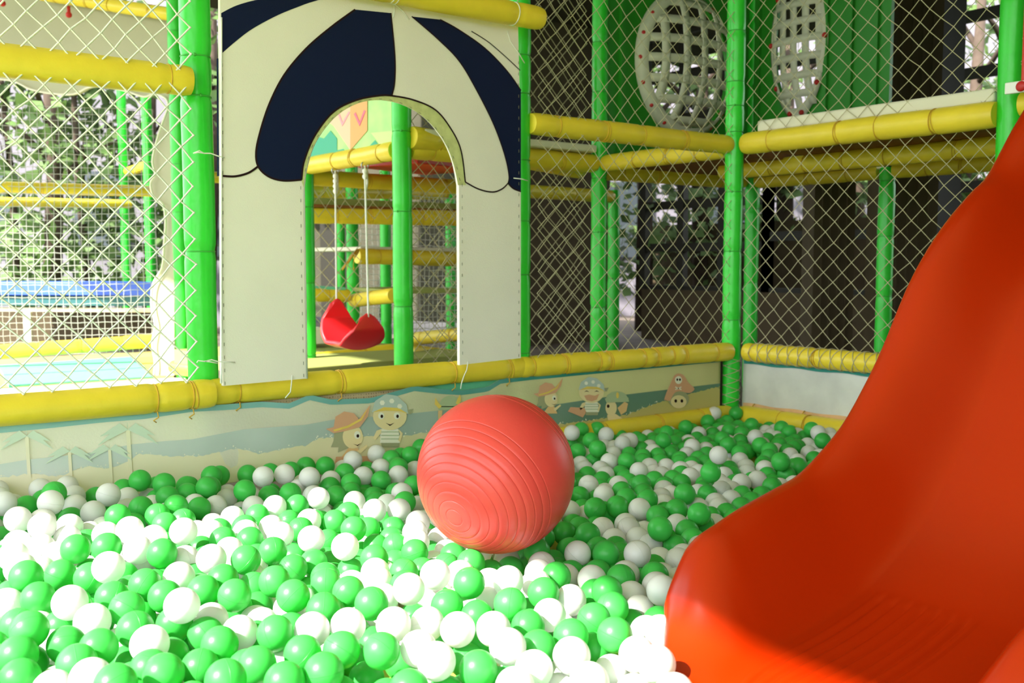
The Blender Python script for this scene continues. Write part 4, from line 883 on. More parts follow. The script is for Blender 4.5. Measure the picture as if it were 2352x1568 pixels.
def hatkid(mb, x, y, s, flip=1):
    X = lambda a: x+flip*a*s; Y = lambda b: y+b*s
    bpoly(mb, [(X(-42), Y(22)), (X(-40), Y(-5)), (X(-25), Y(-22)), (X(18), Y(-12)), (X(10), Y(20)), (X(-8), Y(38)), (X(-32), Y(48)), (X(-30), Y(36)), (X(-48), Y(36))], 0.0065, 2)
    bell(mb, X(2), Y(12), 23*s, 27*s, 0.0075, 0)
    bpoly(mb, [(X(-60), Y(-6)), (X(-42), Y(-10)), (X(-38), Y(-34)), (X(-18), Y(-46)), (X(4), Y(-42)), (X(16), Y(-28)), (X(42), Y(-62)), (X(36), Y(-34)), (X(18), Y(-10)), (X(-20), Y(0)), (X(-42), Y(4))], 0.0085, 1)
    bpoly(mb, [(X(-44), Y(-4)), (X(-10), Y(-14)), (X(20), Y(-30)), (X(38), Y(-56)), (X(22), Y(-26)), (X(-8), Y(-9)), (X(-40), Y(0))], 0.0095, 9)
    bell(mb, X(12), Y(8), 7*s, 9*s, 0.0085, 4); bell(mb, X(13), Y(10), 3*s, 4*s, 0.0095, 8)
    bpoly(mb, [(X(2), Y(28)), (X(12), Y(31)), (X(20), Y(27)), (X(13), Y(33))], 0.0085, 8)
    bpoly(mb, [(X(-8), Y(38)), (X(14), Y(38)), (X(24), Y(62)), (X(-26), Y(62))], 0.0065, 7)
    bpoly(mb, [(X(10), Y(46)), (X(34), Y(30)), (X(36), Y(35)), (X(16), Y(54))], 0.0075, 0)
def bandkid(mb, x, y, s, laugh=False):
    X = lambda a: x+a*s; Y = lambda b: y+b*s
    bpoly(mb, [(X(-20), Y(34)), (X(20), Y(34)), (X(24), Y(66)), (X(-22), Y(66))], 0.0065, 4)
    for k in range(3): bpoly(mb, [(X(-20), Y(40+8*k)), (X(21), Y(40+8*k)), (X(21), Y(42+8*k)), (X(-20), Y(42+8*k))], 0.0075, 5)
    bpoly(mb, [(X(-30), Y(38)), (X(-19), Y(34)), (X(-20), Y(44)), (X(-34), Y(60)), (X(-38), Y(54))], 0.0072, 0)
    bpoly(mb, [(X(19), Y(34)), (X(30), Y(44)), (X(24), Y(64)), (X(19), Y(60)), (X(24), Y(46))], 0.0072, 0)
    bpoly(mb, [(X(-20), Y(66)), (X(22), Y(66)), (X(20), Y(76)), (X(-18), Y(76))], 0.0072, 2)
    bell(mb, X(0), Y(4), 39*s, 33*s, 0.0078, 0)
    bpoly(mb, [(X(-42), Y(-4)), (X(-34), Y(-30)), (X(-10), Y(-46)), (X(16), Y(-42)), (X(38), Y(-22)), (X(42), Y(0)), (X(20), Y(-12)), (X(-14), Y(-14))], 0.0088, 3)
    bpoly(mb, [(X(40), Y(-10)), (X(54), Y(-12)), (X(48), Y(0)), (X(42), Y(0))], 0.0088, 2)
    for a, b in ((-18, -26), (4, -30), (22, -18)): bell(mb, X(a), Y(b), 6*s, 6*s, 0.0098, 4, n=6)
    bpoly(mb, [(X(-38), Y(-5)), (X(-14), Y(-16)), (X(20), Y(-14)), (X(41), Y(-1)), (X(20), Y(-7)), (X(-10), Y(-8))], 0.0095, 9)
    if laugh:
        bpoly(mb, [(X(-24), Y(14)), (X(-8), Y(10)), (X(10), Y(14)), (X(24), Y(8)), (X(16), Y(26)), (X(0), Y(32)), (X(-16), Y(28))], 0.0088, 1)
        for e in (-16, 16): bpoly(mb, [(X(e-8), Y(2)), (X(e), Y(-3)), (X(e+8), Y(2)), (X(e), Y(0))], 0.0088, 8)
    else:
        for e in (-20, 16):
            bell(mb, X(e), Y(4), 7*s, 8*s, 0.0088, 4); bell(mb, X(e+1), Y(5), 3*s, 4*s, 0.0098, 8)
        bpoly(mb, [(X(-10), Y(20)), (X(0), Y(24)), (X(10), Y(20)), (X(0), Y(27))], 0.0088, 8)
fig('printed_child', lambda m: hatkid(m, 806, 990, 1.0))
fig('printed_child', lambda m: bandkid(m, 893, 950, 1.0))
fig('printed_child', lambda m: hatkid(m, 1262, 908, 0.66))
fig('printed_child', lambda m: bandkid(m, 1356, 898, 0.72, True))
def bucket(m):
    bpoly(m, [(884, 1038), (917, 1036), (912, 1056), (888, 1057)], 0.0075, 7)
    bell(m, 900, 1037, 17, 5, 0.0085, 6)
    bpoly(m, [(770, 1048), (850, 1046), (916, 1046), (918, 1066), (765, 1072)], 0.0068, 1)
fig('printed_bucket', bucket)
def horned(m):
    bell(m, 1032, 934, 26, 26, 0.0075, 5, a0=math.pi, a1=2*math.pi)
    bpoly(m, [(1004, 932), (1060, 932), (1058, 940), (1006, 942)], 0.0075, 5)
    bpoly(m, [(1006, 938), (996, 928), (997, 912), (1004, 924), (1012, 932)], 0.0085, 9)
    bpoly(m, [(1052, 930), (1056, 916), (1054, 905), (1048, 915), (1044, 926)], 0.0085, 9)
    bpoly(m, [(1004, 942), (1014, 942), (1012, 960), (1004, 962)], 0.007, 7)
fig('printed_child', horned)
def greenhat(m):
    bpoly(m, [(1432, 922), (1440, 926), (1436, 944), (1424, 952), (1416, 936)], 0.007, 7)
    bell(m, 1401, 936, 13, 18, 0.0075, 0)
    bell(m, 1414, 916, 25, 18, 0.0085, 5, a0=math.pi, a1=2*math.pi)
    bpoly(m, [(1386, 914), (1440, 912), (1442, 922), (1390, 924)], 0.0088, 5)
    bell(m, 1415, 907, 3, 7, 0.0095, 9); bell(m, 1394, 932, 3, 4, 0.0085, 8)
    bpoly(m, [(1392, 952), (1412, 950), (1430, 962), (1424, 972), (1396, 974)], 0.007, 0)
fig('printed_child', greenhat)
def hoodkid(m):
    bell(m, 1556, 916, 24, 20, 0.0070, 2)
    bell(m, 1556, 922, 18, 15, 0.0078, 0)
    bpoly(m, smooth_poly([(1522, 918), (1528, 900), (1538, 878), (1546, 862), (1556, 857), (1568, 862), (1578, 878), (1592, 892), (1580, 902), (1560, 898), (1546, 902), (1536, 920)], 3), 0.0088, 1)
    bell(m, 1555, 872, 8, 9, 0.0098, 4); bell(m, 1552, 871, 2.2, 3, 0.0105, 8, n=10); bell(m, 1558, 871, 2.2, 3, 0.0105, 8, n=10)
    bpoly(m, [(1548, 887), (1562, 893), (1561, 895), (1547, 889)], 0.0098, 4); bpoly(m, [(1547, 893), (1561, 887), (1562, 889), (1548, 895)], 0.0098, 4)
    for e in (1549, 1563): bell(m, e, 920, 3, 4, 0.0088, 8, n=10)
fig('printed_child', hoodkid)
def chest(m): bpoly(m, [(1302, 944), (1308, 934), (1340, 936), (1344, 946), (1336, 958)], 0.0072, 1)
fig('printed_chest', chest)
def palm(x, y, s):
    def fn(mb):
        mb.cur = 0; bpoly(mb, [(x-4*s, y), (x+4*s, y), (x+10*s, y+95*s), (x+2*s, y+95*s)], 0.0070, 0)
        for k in range(7):
            a = math.pi*(0.95+0.18*k)
            pts = []
            for t in (0, 0.5, 1): pts.append((x+math.cos(a)*60*s*t, y+math.sin(a)*32*s*t+26*s*t*t))
            q = [(px, py-6*s*math.sin(math.pi*t)) for (px, py), t in zip(pts, (0, 0.5, 1))]
            bpoly(mb, q+[(px, py+6*s*math.sin(math.pi*t)+1) for (px, py), t in list(zip(pts, (0, 0.5, 1)))[::-1]], 0.0078+0.0002*k, 1)
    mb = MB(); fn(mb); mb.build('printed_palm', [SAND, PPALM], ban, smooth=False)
palm(158, 1035, 0.9); palm(250, 1030, 0.85); palm(292, 985, 1.15); palm(60, 1000, 1.0); palm(1120, 915, 0.5)
mb = MB()
bpoly(mb, [(1350, 985), (1652, 940), (1652, 948), (1352, 1002)], 0.0068, 0)
mb.build('printed_orange_edge', SANDO, ban, smooth=False)
# netting-lined mat edges glimpsed between rail and banner
ua, ub, uc = on_v(500, 900, VA+0.06).x, on_v(935, 880, VA+0.06).x, on_v(1165, 870, VA+0.06).x
slab('perforated_mat', (ub, VA+0.045, 0.22), (uc, VA+0.06, 0.352), MATG, None, 'perforated green mat edge showing between yellow rail and sagging banner', 'mat')
slab('woven_mat', (ua, VA+0.045, 0.22), (ub-0.01, VA+0.06, 0.352), MATT, None, 'tan woven mat edge showing under the rail below the arch panel', 'mat')
# dark lining behind the gap at the corner
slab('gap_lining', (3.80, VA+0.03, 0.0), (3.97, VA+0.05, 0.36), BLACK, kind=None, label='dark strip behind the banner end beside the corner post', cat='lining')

# plain banner on the right wall
mb = MB(); rows = []
BU = UB+0.012
v_lo = 1.0
for j in range(9):
    row = []
    for i in range(81):
        v = 3.30-(3.30-v_lo)*i/80; zt = 0.352-0.004*math.sin(v*9); zb = 0.10
        row.append((BU+0.002*math.sin(v*11+j*0.5), v, zb+(zt-zb)*j/8))
    rows.append(row)
mb.grid(rows)
wb = mb.build('plain_banner', BANNERW, loc=(BU, 2.4, 0.2))
md = wb.modifiers.new('thick', 'SOLIDIFY'); md.thickness = 0.0015; md.offset = 0
tag(wb, 'plain off-white canvas banner on the pit side behind the slide', 'banner')
for z0, z1, m, nm in ((0.328, 0.352, TEAL, 'blue_border'), (0.098, 0.128, SANDO, 'orange_border')):
    mb = MB(); mb.grid([[(BU-0.006, 3.29-(3.29-v_lo)*i/80, z+0.003*math.sin(i*0.7)*(1 if z == z1 or z == z0 else 0)) for i in range(81)] for z in (z0, z1)])
    mb.build(nm, m, wb)
for k, v in enumerate((3.2, 2.9, 2.6, 2.3)):
    mb = MB(); mb.tube([(UB-0.05, v, 0.10), (UB-0.02, v+0.005, 0.125), (UB-0.002, v+0.01, 0.13)], 0.003, 6); mb.build('tie_cord', TIE_Y, wb)

# ------------------------------------------------------------------ exercise ball
GB = Vector((1.4906, 2.0028, 0.3077)); GR = 0.2
rt = Vector((SH, -CH, 0)); fwd = Vector((math.cos(PITCH)*CH, math.cos(PITCH)*SH, -math.sin(PITCH))); upv = rt.cross(fwd)
axis = (rt*-0.49+upv*-0.43-fwd*0.757).normalized()
ax = axis.cross(Vector((0, 0, 1))).normalized(); ay = axis.cross(ax)
angs = set(); ridges = []
for k in range(1, 12):
    ridges += [6.5*k, 180-6.5*k]
    for e in (-0.5, -0.2, 0, 0.2, 0.5): angs.add(6.5*k+e); angs.add(180-6.5*k+e)
for k in range(1, 72): angs.add(k*2.5)
angs = sorted(a for a in angs if 0.5 < a < 179.5)
mb = MB(); NS = 96; rows = []
for a in angs:
    dmin = min(abs(a-r_) for r_ in ridges)
    rr = GR-0.0015*math.exp(-(dmin/0.2)**2)
    t = math.radians(a)
    rows.append([GB+axis*(math.cos(t)*rr)+(ax*math.cos(2*math.pi*j/NS)+ay*math.sin(2*math.pi*j/NS))*(math.sin(t)*rr) for j in range(NS)])
n = len(rows)
vs_ = [p for r_ in rows for p in r_]+[GB+axis*GR, GB-axis*GR]
fs_ = [(i*NS+j, i*NS+(j+1) % NS, (i+1)*NS+(j+1) % NS, (i+1)*NS+j) for i in range(n-1) for j in range(NS)]
fs_ += [(n*NS, (j+1) % NS, j) for j in range(NS)]+[(n*NS+1, (n-1)*NS+j, (n-1)*NS+(j+1) % NS) for j in range(NS)]
mb.add(vs_, [f[::-1] for f in fs_])
gym = mb.build('exercise_ball', GYM, loc=GB)
import bmesh
def fixn(o):
    bm = bmesh.new(); bm.from_mesh(o.data); bmesh.ops.recalc_face_normals(bm, faces=bm.faces); bm.to_mesh(o.data); bm.free()
fixn(gym)
tag(gym, 'large coral red ridged exercise ball resting on the small balls', 'exercise ball')

# ------------------------------------------------------------------ slide
SC, SW = 1.015, 0.335
rimp = [(1.30, 0.075), (1.34, 0.085), (1.385, 0.11), (1.43, 0.155), (1.47, 0.215), (1.53, 0.275), (1.60, 0.30), (1.68, 0.323), (1.78, 0.345), (1.88, 0.369), (1.97, 0.415), (2.06, 0.475), (2.14, 0.555), (2.22, 0.65), (2.34, 0.82), (2.47, 0.945), (2.60, 1.035), (2.70, 1.095), (2.84, 1.24), (3.0, 1.38), (3.2, 1.50), (3.5, 1.57), (3.95, 1.60)]
bedp = [(1.30, 0.06), (1.36, 0.085), (1.45, 0.10), (1.6, 0.112), (1.75, 0.135), (1.88, 0.175), (2.06, 0.275), (2.22, 0.43), (2.34, 0.58), (2.47, 0.735), (2.60, 0.85), (2.84, 1.03), (3.0, 1.16), (3.3, 1.33), (3.95, 1.38)]
def sm_tab(tab, n=8):
    q = smooth_poly(tab, n); return q
rimt, bedt = sm_tab(rimp), sm_tab(bedp)
wid = [(1.30, 0.13), (1.31, 0.17), (1.33, 0.22), (1.36, 0.265), (1.40, 0.298), (1.45, 0.321), (1.52, 0.335), (4, 0.335)]
stations = [1.302, 1.306, 1.312, 1.32, 1.33, 1.342, 1.356, 1.372, 1.39]+list(np.arange(1.41, 1.86, 0.012))+list(np.arange(1.87, 3.95, 0.03))
S = []
for k in range(-12, 0): S.append(-1-(-k)/12*0.32)     # lip outside
S = [-(1+0.32*k/12) for k in range(12, 0, -1)]+list(np.linspace(-1, 1, 181))+[1+0.32*k/12 for k in range(1, 13)]
rows = []
for u in stations:
    zr, zb, w = poly_z(rimt, u), poly_z(bedt, u), poly_z(wid, u)
    zr = max(zr, zb+0.004); h = zr-zb; lip = 0.034*min(1, h/0.08)+0.004
    # slope of the bed, so that the section is square to the run
    row = []
    for s in S:
        a = abs(s); sg = 1 if s > 0 else -1
        if a <= 1:
            a0 = 0.44 if s > 0 else 0.60
            t = min(1, max(0, (a-a0)/(0.965-a0)))
            z = zb+h*(t*t*(3-2*t))**0.9 if t > 0 else zb
            # rounded shoulder close to the rim
            if a > 0.93: z = min(z, zr) 
            y = SC+s*w
            x_ = u
            # grooves pressed in the bed near the exit
            g0, g1 = -0.26, 0.36
            if t == 0 or a < 0.55:
                q = (s-g0)/(g1-g0)
                if -0.02 < q < 1.02 and u < 1.84:
                    gg = math.exp(-((((q*7) % 1)-0.5)/0.2)**2)
                    z -= 0.005*gg*min(1, (1.84-u)/0.02)
                    z += 0.002*min(1, (1.84-u)/0.008)
        else:
            t = (a-1)/0.32*math.pi*0.85
            y = SC+sg*(w+math.sin(t)*lip*0.9+0.25*lip*(t/2.67))
            z = zr-lip*(1-math.cos(t))*0.85
            x_ = u
        row.append((x_, y, z))
    rows.append(row)
# rounded end lip
u0 = rows[0]
for k in range(1, 7):
    t = k/6*math.pi*0.6
    rows.insert(0, [(p[0]-math.sin(t)*0.016, SC+(p[1]-SC)*(1-0.03*k), p[2]-(1-math.cos(t))*0.03) for p in u0])
mb = MB(); mb.grid(rows)
sl = mb.build('slide', SLIDE, loc=(1.6, SC, 0.05)); fixn(sl)
md = sl.modifiers.new('thick', 'SOLIDIFY'); md.thickness = 0.007; md.offset = -1
tag(sl, 'large glossy orange-red plastic slide ending in the balls at right', 'slide')
# the moulded panel at the top of the slide and its bracket
mb = MB(); mb.box((3.93, 0.75, on_u(2335, 192, 3.93).z), (3.97, 1.90, 2.9))
pn = bevel(mb.build('slide_hood_panel', REDP, smooth=False, loc=(3.95, 1.3, 1.6)), 0.01)
tag(pn, 'flat red plastic panel above the slide at the top right', 'panel')
mb = MB(); c = on_u(2334, 200, 3.88); mb.box((c.x, c.y-0.08, c.z-0.022), (c.x+0.015, c.y+0.045, c.z+0.022))
br = bevel(mb.build('bracket', EDGE, pn, smooth=False), 0.004)
mb = MB(); mb.sphere(c+Vector((-0.004, -0.02, 0)), 0.02, 14, 8, (0.5, 1, 1)); mb.build('bolt_cap', BOLT, br)

# ------------------------------------------------------------------ red swing
s0, s1 = at(773, 690, 5.55), at(846, 724, 5.25)
mid = (s0+s1)/2; dv = (s1-s0); dv.z = 0; wv = dv.length; dv.normalize(); du = Vector((-dv.y, dv.x, 0))
sw = bpy.data.objects.new('swing', None); sw.location = mid; COL.objects.link(sw)
tag(sw, 'red plastic bucket swing hanging on two ropes inside the arch', 'swing')
bot = at(800, 797, 5.4).z
rows = []
NT, NW = 46, 20
for i in range(NT+1):
    t = -1+2*i/NT
    a = abs(t); sg = 1 if t > 0 else -1
    # U shape in the plane of the ropes
    cx = sg*(wv*0.5)*min(1, a*1.35)*1.02 + sg*0.018*math.sin(min(1, a)*math.pi)
    top = s0.z if t < 0 else s1.z
    q = min(1, max(0, (a-0.30)/0.70)); z = bot+(top+0.012-bot)*(q**1.15)+0.02*(min(a, 0.3)/0.3)**2*0
    hw = 0.125*(1-0.72*max(0, (a-0.45)/0.55)**1.7)*(1.0-0.12*math.exp(-(t/0.2)**2))
    row = []
    for j in range(NW+1):
        s = -1+2*j/NW
        lift = 0.03*s*s*(1-q)
        row.append(mid+dv*cx*0.92+du*(hw*0.97*s)+Vector((0, 0, z-mid.z+lift-(0.03*s*s*q))))
    rows.append(row)
mb = MB(); mb.grid(rows)
st = mb.build('seat', SWING, sw); fixn(st)
md = st.modifiers.new('thick', 'SOLIDIFY'); md.thickness = 0.024; md.offset = 0
m2 = st.modifiers.new('sub', 'SUBSURF'); m2.levels = 1; m2.render_levels = 1
for (sx, top, lx) in ((s0, at(770, 392, 5.6), 0), (s1, at(838, 380, 5.3), 1)):
    mb = MB(); n = 40
    pts = [sx.lerp(top, k/n)-Vector((0, 0, 0.01 if k == 0 else 0)) for k in range(n+1)]
    mb.tube(pts, 0.0055, 8)
    for k in range(4 if lx == 0 else 2):
        mb.sphere(top+Vector((0, 0, -0.03-0.028*k)), 0.014, 10, 8, (1, 1, 1.2))
    mb.tube([top+Vector((0.012, 0, -0.02)), top+Vector((0.02, 0.01, -0.09)), top+Vector((0.008, 0.004, -0.13))], 0.005, 6)
    rp = mb.build('rope', CORD, sw)
    mb = MB(); ring(mb, top+Vector((0, 0, 0.0)), dv, 0.02, 0.004); mb.build('shackle', STEEL, rp)

# ------------------------------------------------------------------ second level: decks, green playhouse panels
slab('deck', (4.10, 2.0, 1.415), (5.34, 3.33, 1.45), WOODD, None, 'brown deck board above the yellow rails at right', 'deck')
mb = MB(); mb.box((4.03, 2.05, 1.487), (5.30, 3.24, 1.545))
tag(bevel(mb.build('deck_mat', MATC, smooth=False, loc=(4.6, 2.6, 1.49)), 0.012, 3), 'cream mat lying on the deck above the bright yellow rail', 'mat')
mb = MB(); mb.box((2.76, 4.30, 1.474), (3.93, 4.9, 1.515))
tag(bevel(mb.build('deck_mat', MATC, smooth=False, loc=(3.3, 4.6, 1.48)), 0.01, 3), 'cream mat on the far rail just right of the arch panel', 'mat')
slab('deck', (4.10, 3.45, 1.40), (5.32, 4.32, 1.44), WOODD, None, 'dark deck board under the green playhouse', 'deck')

def hole_panel(name, label, org, ud, w, z0, z1, cx, cz, rx, rz, lens, th, lat, bolts):
    """upright green panel with an opening that holds a bulging lattice"""
    org, ud = Vector(org), Vector(ud); nd = Vector((ud.y, -ud.x, 0))
    if nd.dot(-Vector((CH, SH, 0))) < 0: nd = -nd
    P = lambda a, z, d=0.0: org+ud*a+nd*d+Vector((0, 0, z))
    def hp(t, k=1.0):
        if lens:
            return (cx+rx*k*math.copysign(abs(math.sin(t))**1.3, math.sin(t)), cz+rz*k*math.cos(t))
        return (cx+rx*k*math.sin(t), cz+rz*k*math.cos(t))
    N = 32
    right = [hp(math.pi*k/N) for k in range(N+1)]; left = [hp(2*math.pi-math.pi*k/N) for k in range(N+1)]
    mb = MB()
    for half, x1 in ((right, w), (left, 0)):
        poly = [(cx, z1)]+half+[(cx, z0), (x1, z0), (x1, z1)]
        n = len(poly)
        vs_ = [P(a, z) for a, z in poly]+[P(a, z, -th) for a, z in poly]
        mb.add(vs_, [tuple(range(n)), tuple(range(2*n-1, n-1, -1))]+[(i, (i+1) % n, n+(i+1) % n, n+i) for i in range(n)])
    for k in range(6):
        a = w*(k+0.5)/6
        if abs(a-cx) > rx*0.95: mb.beam(P(a, z0, 0.012), P(a, z1, 0.012), 0.03, 0.024, up=nd)
    o = mb.build(name, GPANEL, smooth=False, loc=org+Vector((0, 0, z0))); fixn(o)
    tag(o, label, 'play panel')
    mb = MB()
    bulge = 0.16 if not lens else 0.06
    def bp(a, z):
        rr = min(1, ((a-cx)/rx)**2+((z-cz)/rz)**2)
        return P(a, z, 0.01+bulge*math.sqrt(max(0, 1-rr)))
    stepx, stepz, wdt = (0.145, 0.118, 0.05) if not lens else (0.085, 0.11, 0.045)
    k = -6
    while k <= 6:
        a = cx+k*stepx
        if abs(a-cx) < rx*0.97:
            hz = rz*(math.sqrt(1-((a-cx)/rx)**2) if not lens else max(0, 1-((abs(a-cx)/rx)**(1/1.3))**2)**0.5)
            mb.grid([[bp(a+e+0.10*(z-cz)*abs(z-cz)/rz, z) for z in np.linspace(cz-hz, cz+hz, 25)] for e in (-wdt/2, wdt/2)])
        z = cz+k*stepz
        if abs(z-cz) < rz*0.97:
            hx = rx*(math.sqrt(1-((z-cz)/rz)**2) if not lens else (1-((z-cz)/rz)**2)**0.65)
            mb.grid([[bp(x, z+e) for x in np.linspace(cx-hx, cx+hx, 25)] for e in (-wdt/2, wdt/2)])
        k += 1
    R0 = [hp(2*math.pi*k/64, 0.93) for k in range(65)]; R1 = [hp(2*math.pi*k/64, 1.07) for k in range(65)]
    mb.grid([[bp(a, z) for a, z in R0], [P(a, z, 0.012) for a, z in R1]])
    lt = mb.build('lattice', lat, o); md = lt.modifiers.new('thick', 'SOLIDIFY'); md.thickness = 0.008; md.offset = 0
    for k in range(bolts):
        a, z = hp(2*math.pi*(k+0.5)/bolts, 1.0)
        m_ = MB(); m_.sphere(P(a, z, 0.03), 0.017, 12, 8); m_.build('bolt_cap', BOLT, lt)
    return o
c1 = on_v(1572, 152, 4.36)
hole_panel('playhouse_panel', 'green playhouse wall with a bulging round cream lattice window', (4.06, 4.36, 0), (1, 0, 0), 1.27, 1.46, 3.1, c1.x-4.06, c1.z, 0.415, 0.42, False, 0.03, LATT, 18)
c2 = on_u(1838, 95, 5.33)
hole_panel('playhouse_panel', 'green playhouse wall with a narrow pointed lattice window, at right', (5.33, 3.33, 0), (0, 1, 0), 1.03, 1.46, 3.1, c2.y-3.33, c2.z, 0.20, 0.47, True, 0.03, LATT, 10)

# ------------------------------------------------------------------ things seen through the arch
# mural above the swing beam
MU = 2.66
mur = MB(); a0, a1 = 4.44, 5.6
mur.box((MU, a0, 1.455), (MU+0.03, a1, 2.3))
mo = mur.build('mural_panel', mat('mural_green', (0.38, 0.72, 0.25, 1), 0.6, 0.3, noise=0.3, nscale=5, col2=(0.60, 0.82, 0.30, 1)), smooth=False, loc=(MU, 5.0, 1.46))
tag(mo, 'bright green painted mural with a wooden house corner, above the swing', 'mural')
def mpoly(name, pts, m, off):
    mb = MB(); q = [on_u(a, b, MU) for a, b in pts]
    n = len(q); vs_ = [p-Vector((off, 0, 0)) for p in q]+[p-Vector((off-0.001, 0, 0)) for p in q]
    mb.add(vs_, [tuple(range(n)), tuple(range(2*n-1, n-1, -1))]+[(i, (i+1) % n, n+(i+1) % n, n+i) for i in range(n)])
    o = mb.build(name, m, mo, smooth=False); fixn(o)
M_T = mat('mural_teal', (0.05, 0.42, 0.25, 1), 0.6); M_W = mat('mural_peach', (0.85, 0.55, 0.35, 1), 0.6); M_O = mat('mural_orange', (0.80, 0.40, 0.13, 1), 0.6); M_P = mat('mural_pink', (0.80, 0.16, 0.25, 1), 0.6); M_L = mat('mural_lime', (0.62, 0.85, 0.30, 1), 0.6)
mpoly('painted_hill', [(700, 400), (700, 330), (722, 312), (745, 318), (760, 300), (775, 318), (775, 345), (790, 342), (800, 362), (812, 352), (812, 372)], M_T, 0.003)
mpoly('painted_bush', [(840, 368), (850, 335), (862, 322), (873, 335), (880, 352), (878, 362)], M_T, 0.003)
mpoly('painted_meadow', [(852, 305), (905, 300), (905, 340), (882, 350), (866, 322)], M_L, 0.002)
mpoly('painted_house', [(735, 262), (768, 290), (806, 345), (806, 200), (735, 190)], M_W, 0.004)
mpoly('painted_house', [(806, 345), (845, 300), (845, 190), (806, 200)], M_O, 0.004)
mpoly('painted_heart', [(815, 262), (828, 290), (842, 255), (838, 253), (828, 280), (819, 258)], M_P, 0.006)
mpoly('painted_heart', [(778, 262), (788, 290), (806, 258), (803, 256), (789, 281), (782, 262)], mat('mural_rose', (0.85, 0.35, 0.40, 1), 0.6), 0.006)
def pbox(name, label, cat, px0, px1, y0, y1, zc0, zc1, dep, m, structure=False):
    """box whose front face spans the given pixels, at depths zc0 (left) and zc1 (right)"""
    a, b = at(px0, y1, zc0), at(px1, y1, zc1)
    zt = (at(px0, y0, zc0).z+at(px1, y0, zc1).z)/2; zb = (a.z+b.z)/2
    a.z = b.z = zb; d = (b-a).normalized(); n = Vector((-d.y, d.x, 0))
    if n.dot(Vector((CH, SH, 0))) < 0: n = -n
    q = [a, b, b+n*dep, a+n*dep]; h = Vector((0, 0, zt-zb))
    mb = MB(); mb.add(q+[p+h for p in q], [(3, 2, 1, 0), (4, 5, 6, 7), (0, 1, 5, 4), (1, 2, 6, 5), (2, 3, 7, 6), (3, 0, 4, 7)])
    o = mb.build(name, m, smooth=False, loc=(a+b)/2); fixn(o)
    if structure: tag(o, kind='structure')
    else: tag(bevel(o, 0.006), label, cat)
    return o
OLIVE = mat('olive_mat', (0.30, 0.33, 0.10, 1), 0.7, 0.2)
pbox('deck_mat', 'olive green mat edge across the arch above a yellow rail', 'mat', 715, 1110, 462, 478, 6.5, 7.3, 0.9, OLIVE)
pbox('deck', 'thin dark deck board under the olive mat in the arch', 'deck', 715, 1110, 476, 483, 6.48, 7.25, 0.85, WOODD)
pbox('deck_mat', 'pale board lying on the yellow rail right of the swing ropes', 'mat', 828, 1110, 568, 577, 6.95, 7.65, 0.7, MATC)
pbox('deck_mat', 'green mat lying on the short yellow rail left of the swing', 'mat', 705, 795, 660, 667, 6.9, 7.05, 0.5, MATG)
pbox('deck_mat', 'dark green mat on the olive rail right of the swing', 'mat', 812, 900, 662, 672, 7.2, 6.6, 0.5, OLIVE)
pbox('deck_mat', 'cream and brown mat edge behind the low rail under the swing', 'mat', 700, 760, 755, 790, 6.6, 6.7, 0.6, MATC)
pbox('deck', 'red sloping board under the wide beam at upper right of the arch', 'deck', 960, 1110, 372, 384, 5.9, 6.4, 0.5, REDP)
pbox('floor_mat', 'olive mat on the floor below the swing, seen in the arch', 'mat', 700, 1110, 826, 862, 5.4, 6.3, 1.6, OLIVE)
def ribbon():
    mb = MB()
    for dx in (0, 12, -8):
        pts = [at(822+dx*0.2, 575, 6.8), at(808+dx*0.5, 590, 6.78), at(800+dx*0.9, 602+abs(dx), 6.78), at(797+dx*1.4, 618, 6.78)]
        mb.grid([[p+Vector((0, 0, 0.012)) for p in pts], [p-Vector((0, 0, 0.012)) for p in pts]])
    o = mb.build('ribbon', TIE_Y); md = o.modifiers.new('t', 'SOLIDIFY'); md.thickness = 0.004
    tag(o, 'orange-yellow tie ribbon hanging from the end of the rail in the arch', 'ribbon')
ribbon()
# far wall of the shed behind the arch
M_FAR = mat('far_olive_wall', (0.07, 0.066, 0.045, 1), 0.9, 0.1, noise=0.3, nscale=2)
pbox('wall_far', None, None, 640, 1225, 90, 735, 12.8, 10.5, 0.2, M_FAR, True)
pbox('wall_far_dark', None, None, 738, 800, 500, 730, 12.2, 12.0, 0.05, DKFR, True)

# ------------------------------------------------------------------ left background
def zplane(pts, z0, z1, x0=-100, x1=400):
    return [at(a, b, z0+(z1-z0)*(a-x0)/(x1-x0)) for a, b in pts]
low = smooth_poly([(-100, 176), (20, 184), (70, 205), (120, 215), (170, 216), (205, 200), (240, 200), (285, 208), (330, 222), (352, 216), (378, 224), (386, 245), (370, 290), (358, 330), (350, 370), (356, 400), (346, 420), (352, 450), (374, 470), (380, 510), (376, 570), (372, 615), (352, 652), (348, 700), (356, 745), (350, 790), (356, 830), (354, 862)], 4)
poly = [(-100, -35)]+low+[(400, 862), (399, 30)]
q = zplane(poly, 7.6, 6.9)
dd = (q[-1]-q[0]); dd.z = 0; dd.normalize(); nn = Vector((-dd.y, dd.x, 0))
mb = MB(); n = len(q)
mb.add(q+[p+nn*0.04 for p in q], [tuple(range(n)), tuple(range(2*n-1, n-1, -1))]+[(i, (i+1) % n, n+(i+1) % n, n+i) for i in range(n)])
wp = mb.build('wavy_panel', mat('beige_canvas', (0.52, 0.50, 0.34, 1), 0.8, 0.2, noise=0.1, nscale=2, trans=0.15), smooth=False, loc=q[-2]); fixn(wp)
tag(wp, 'beige panel with wavy cut-out edge behind the large left net', 'play panel')
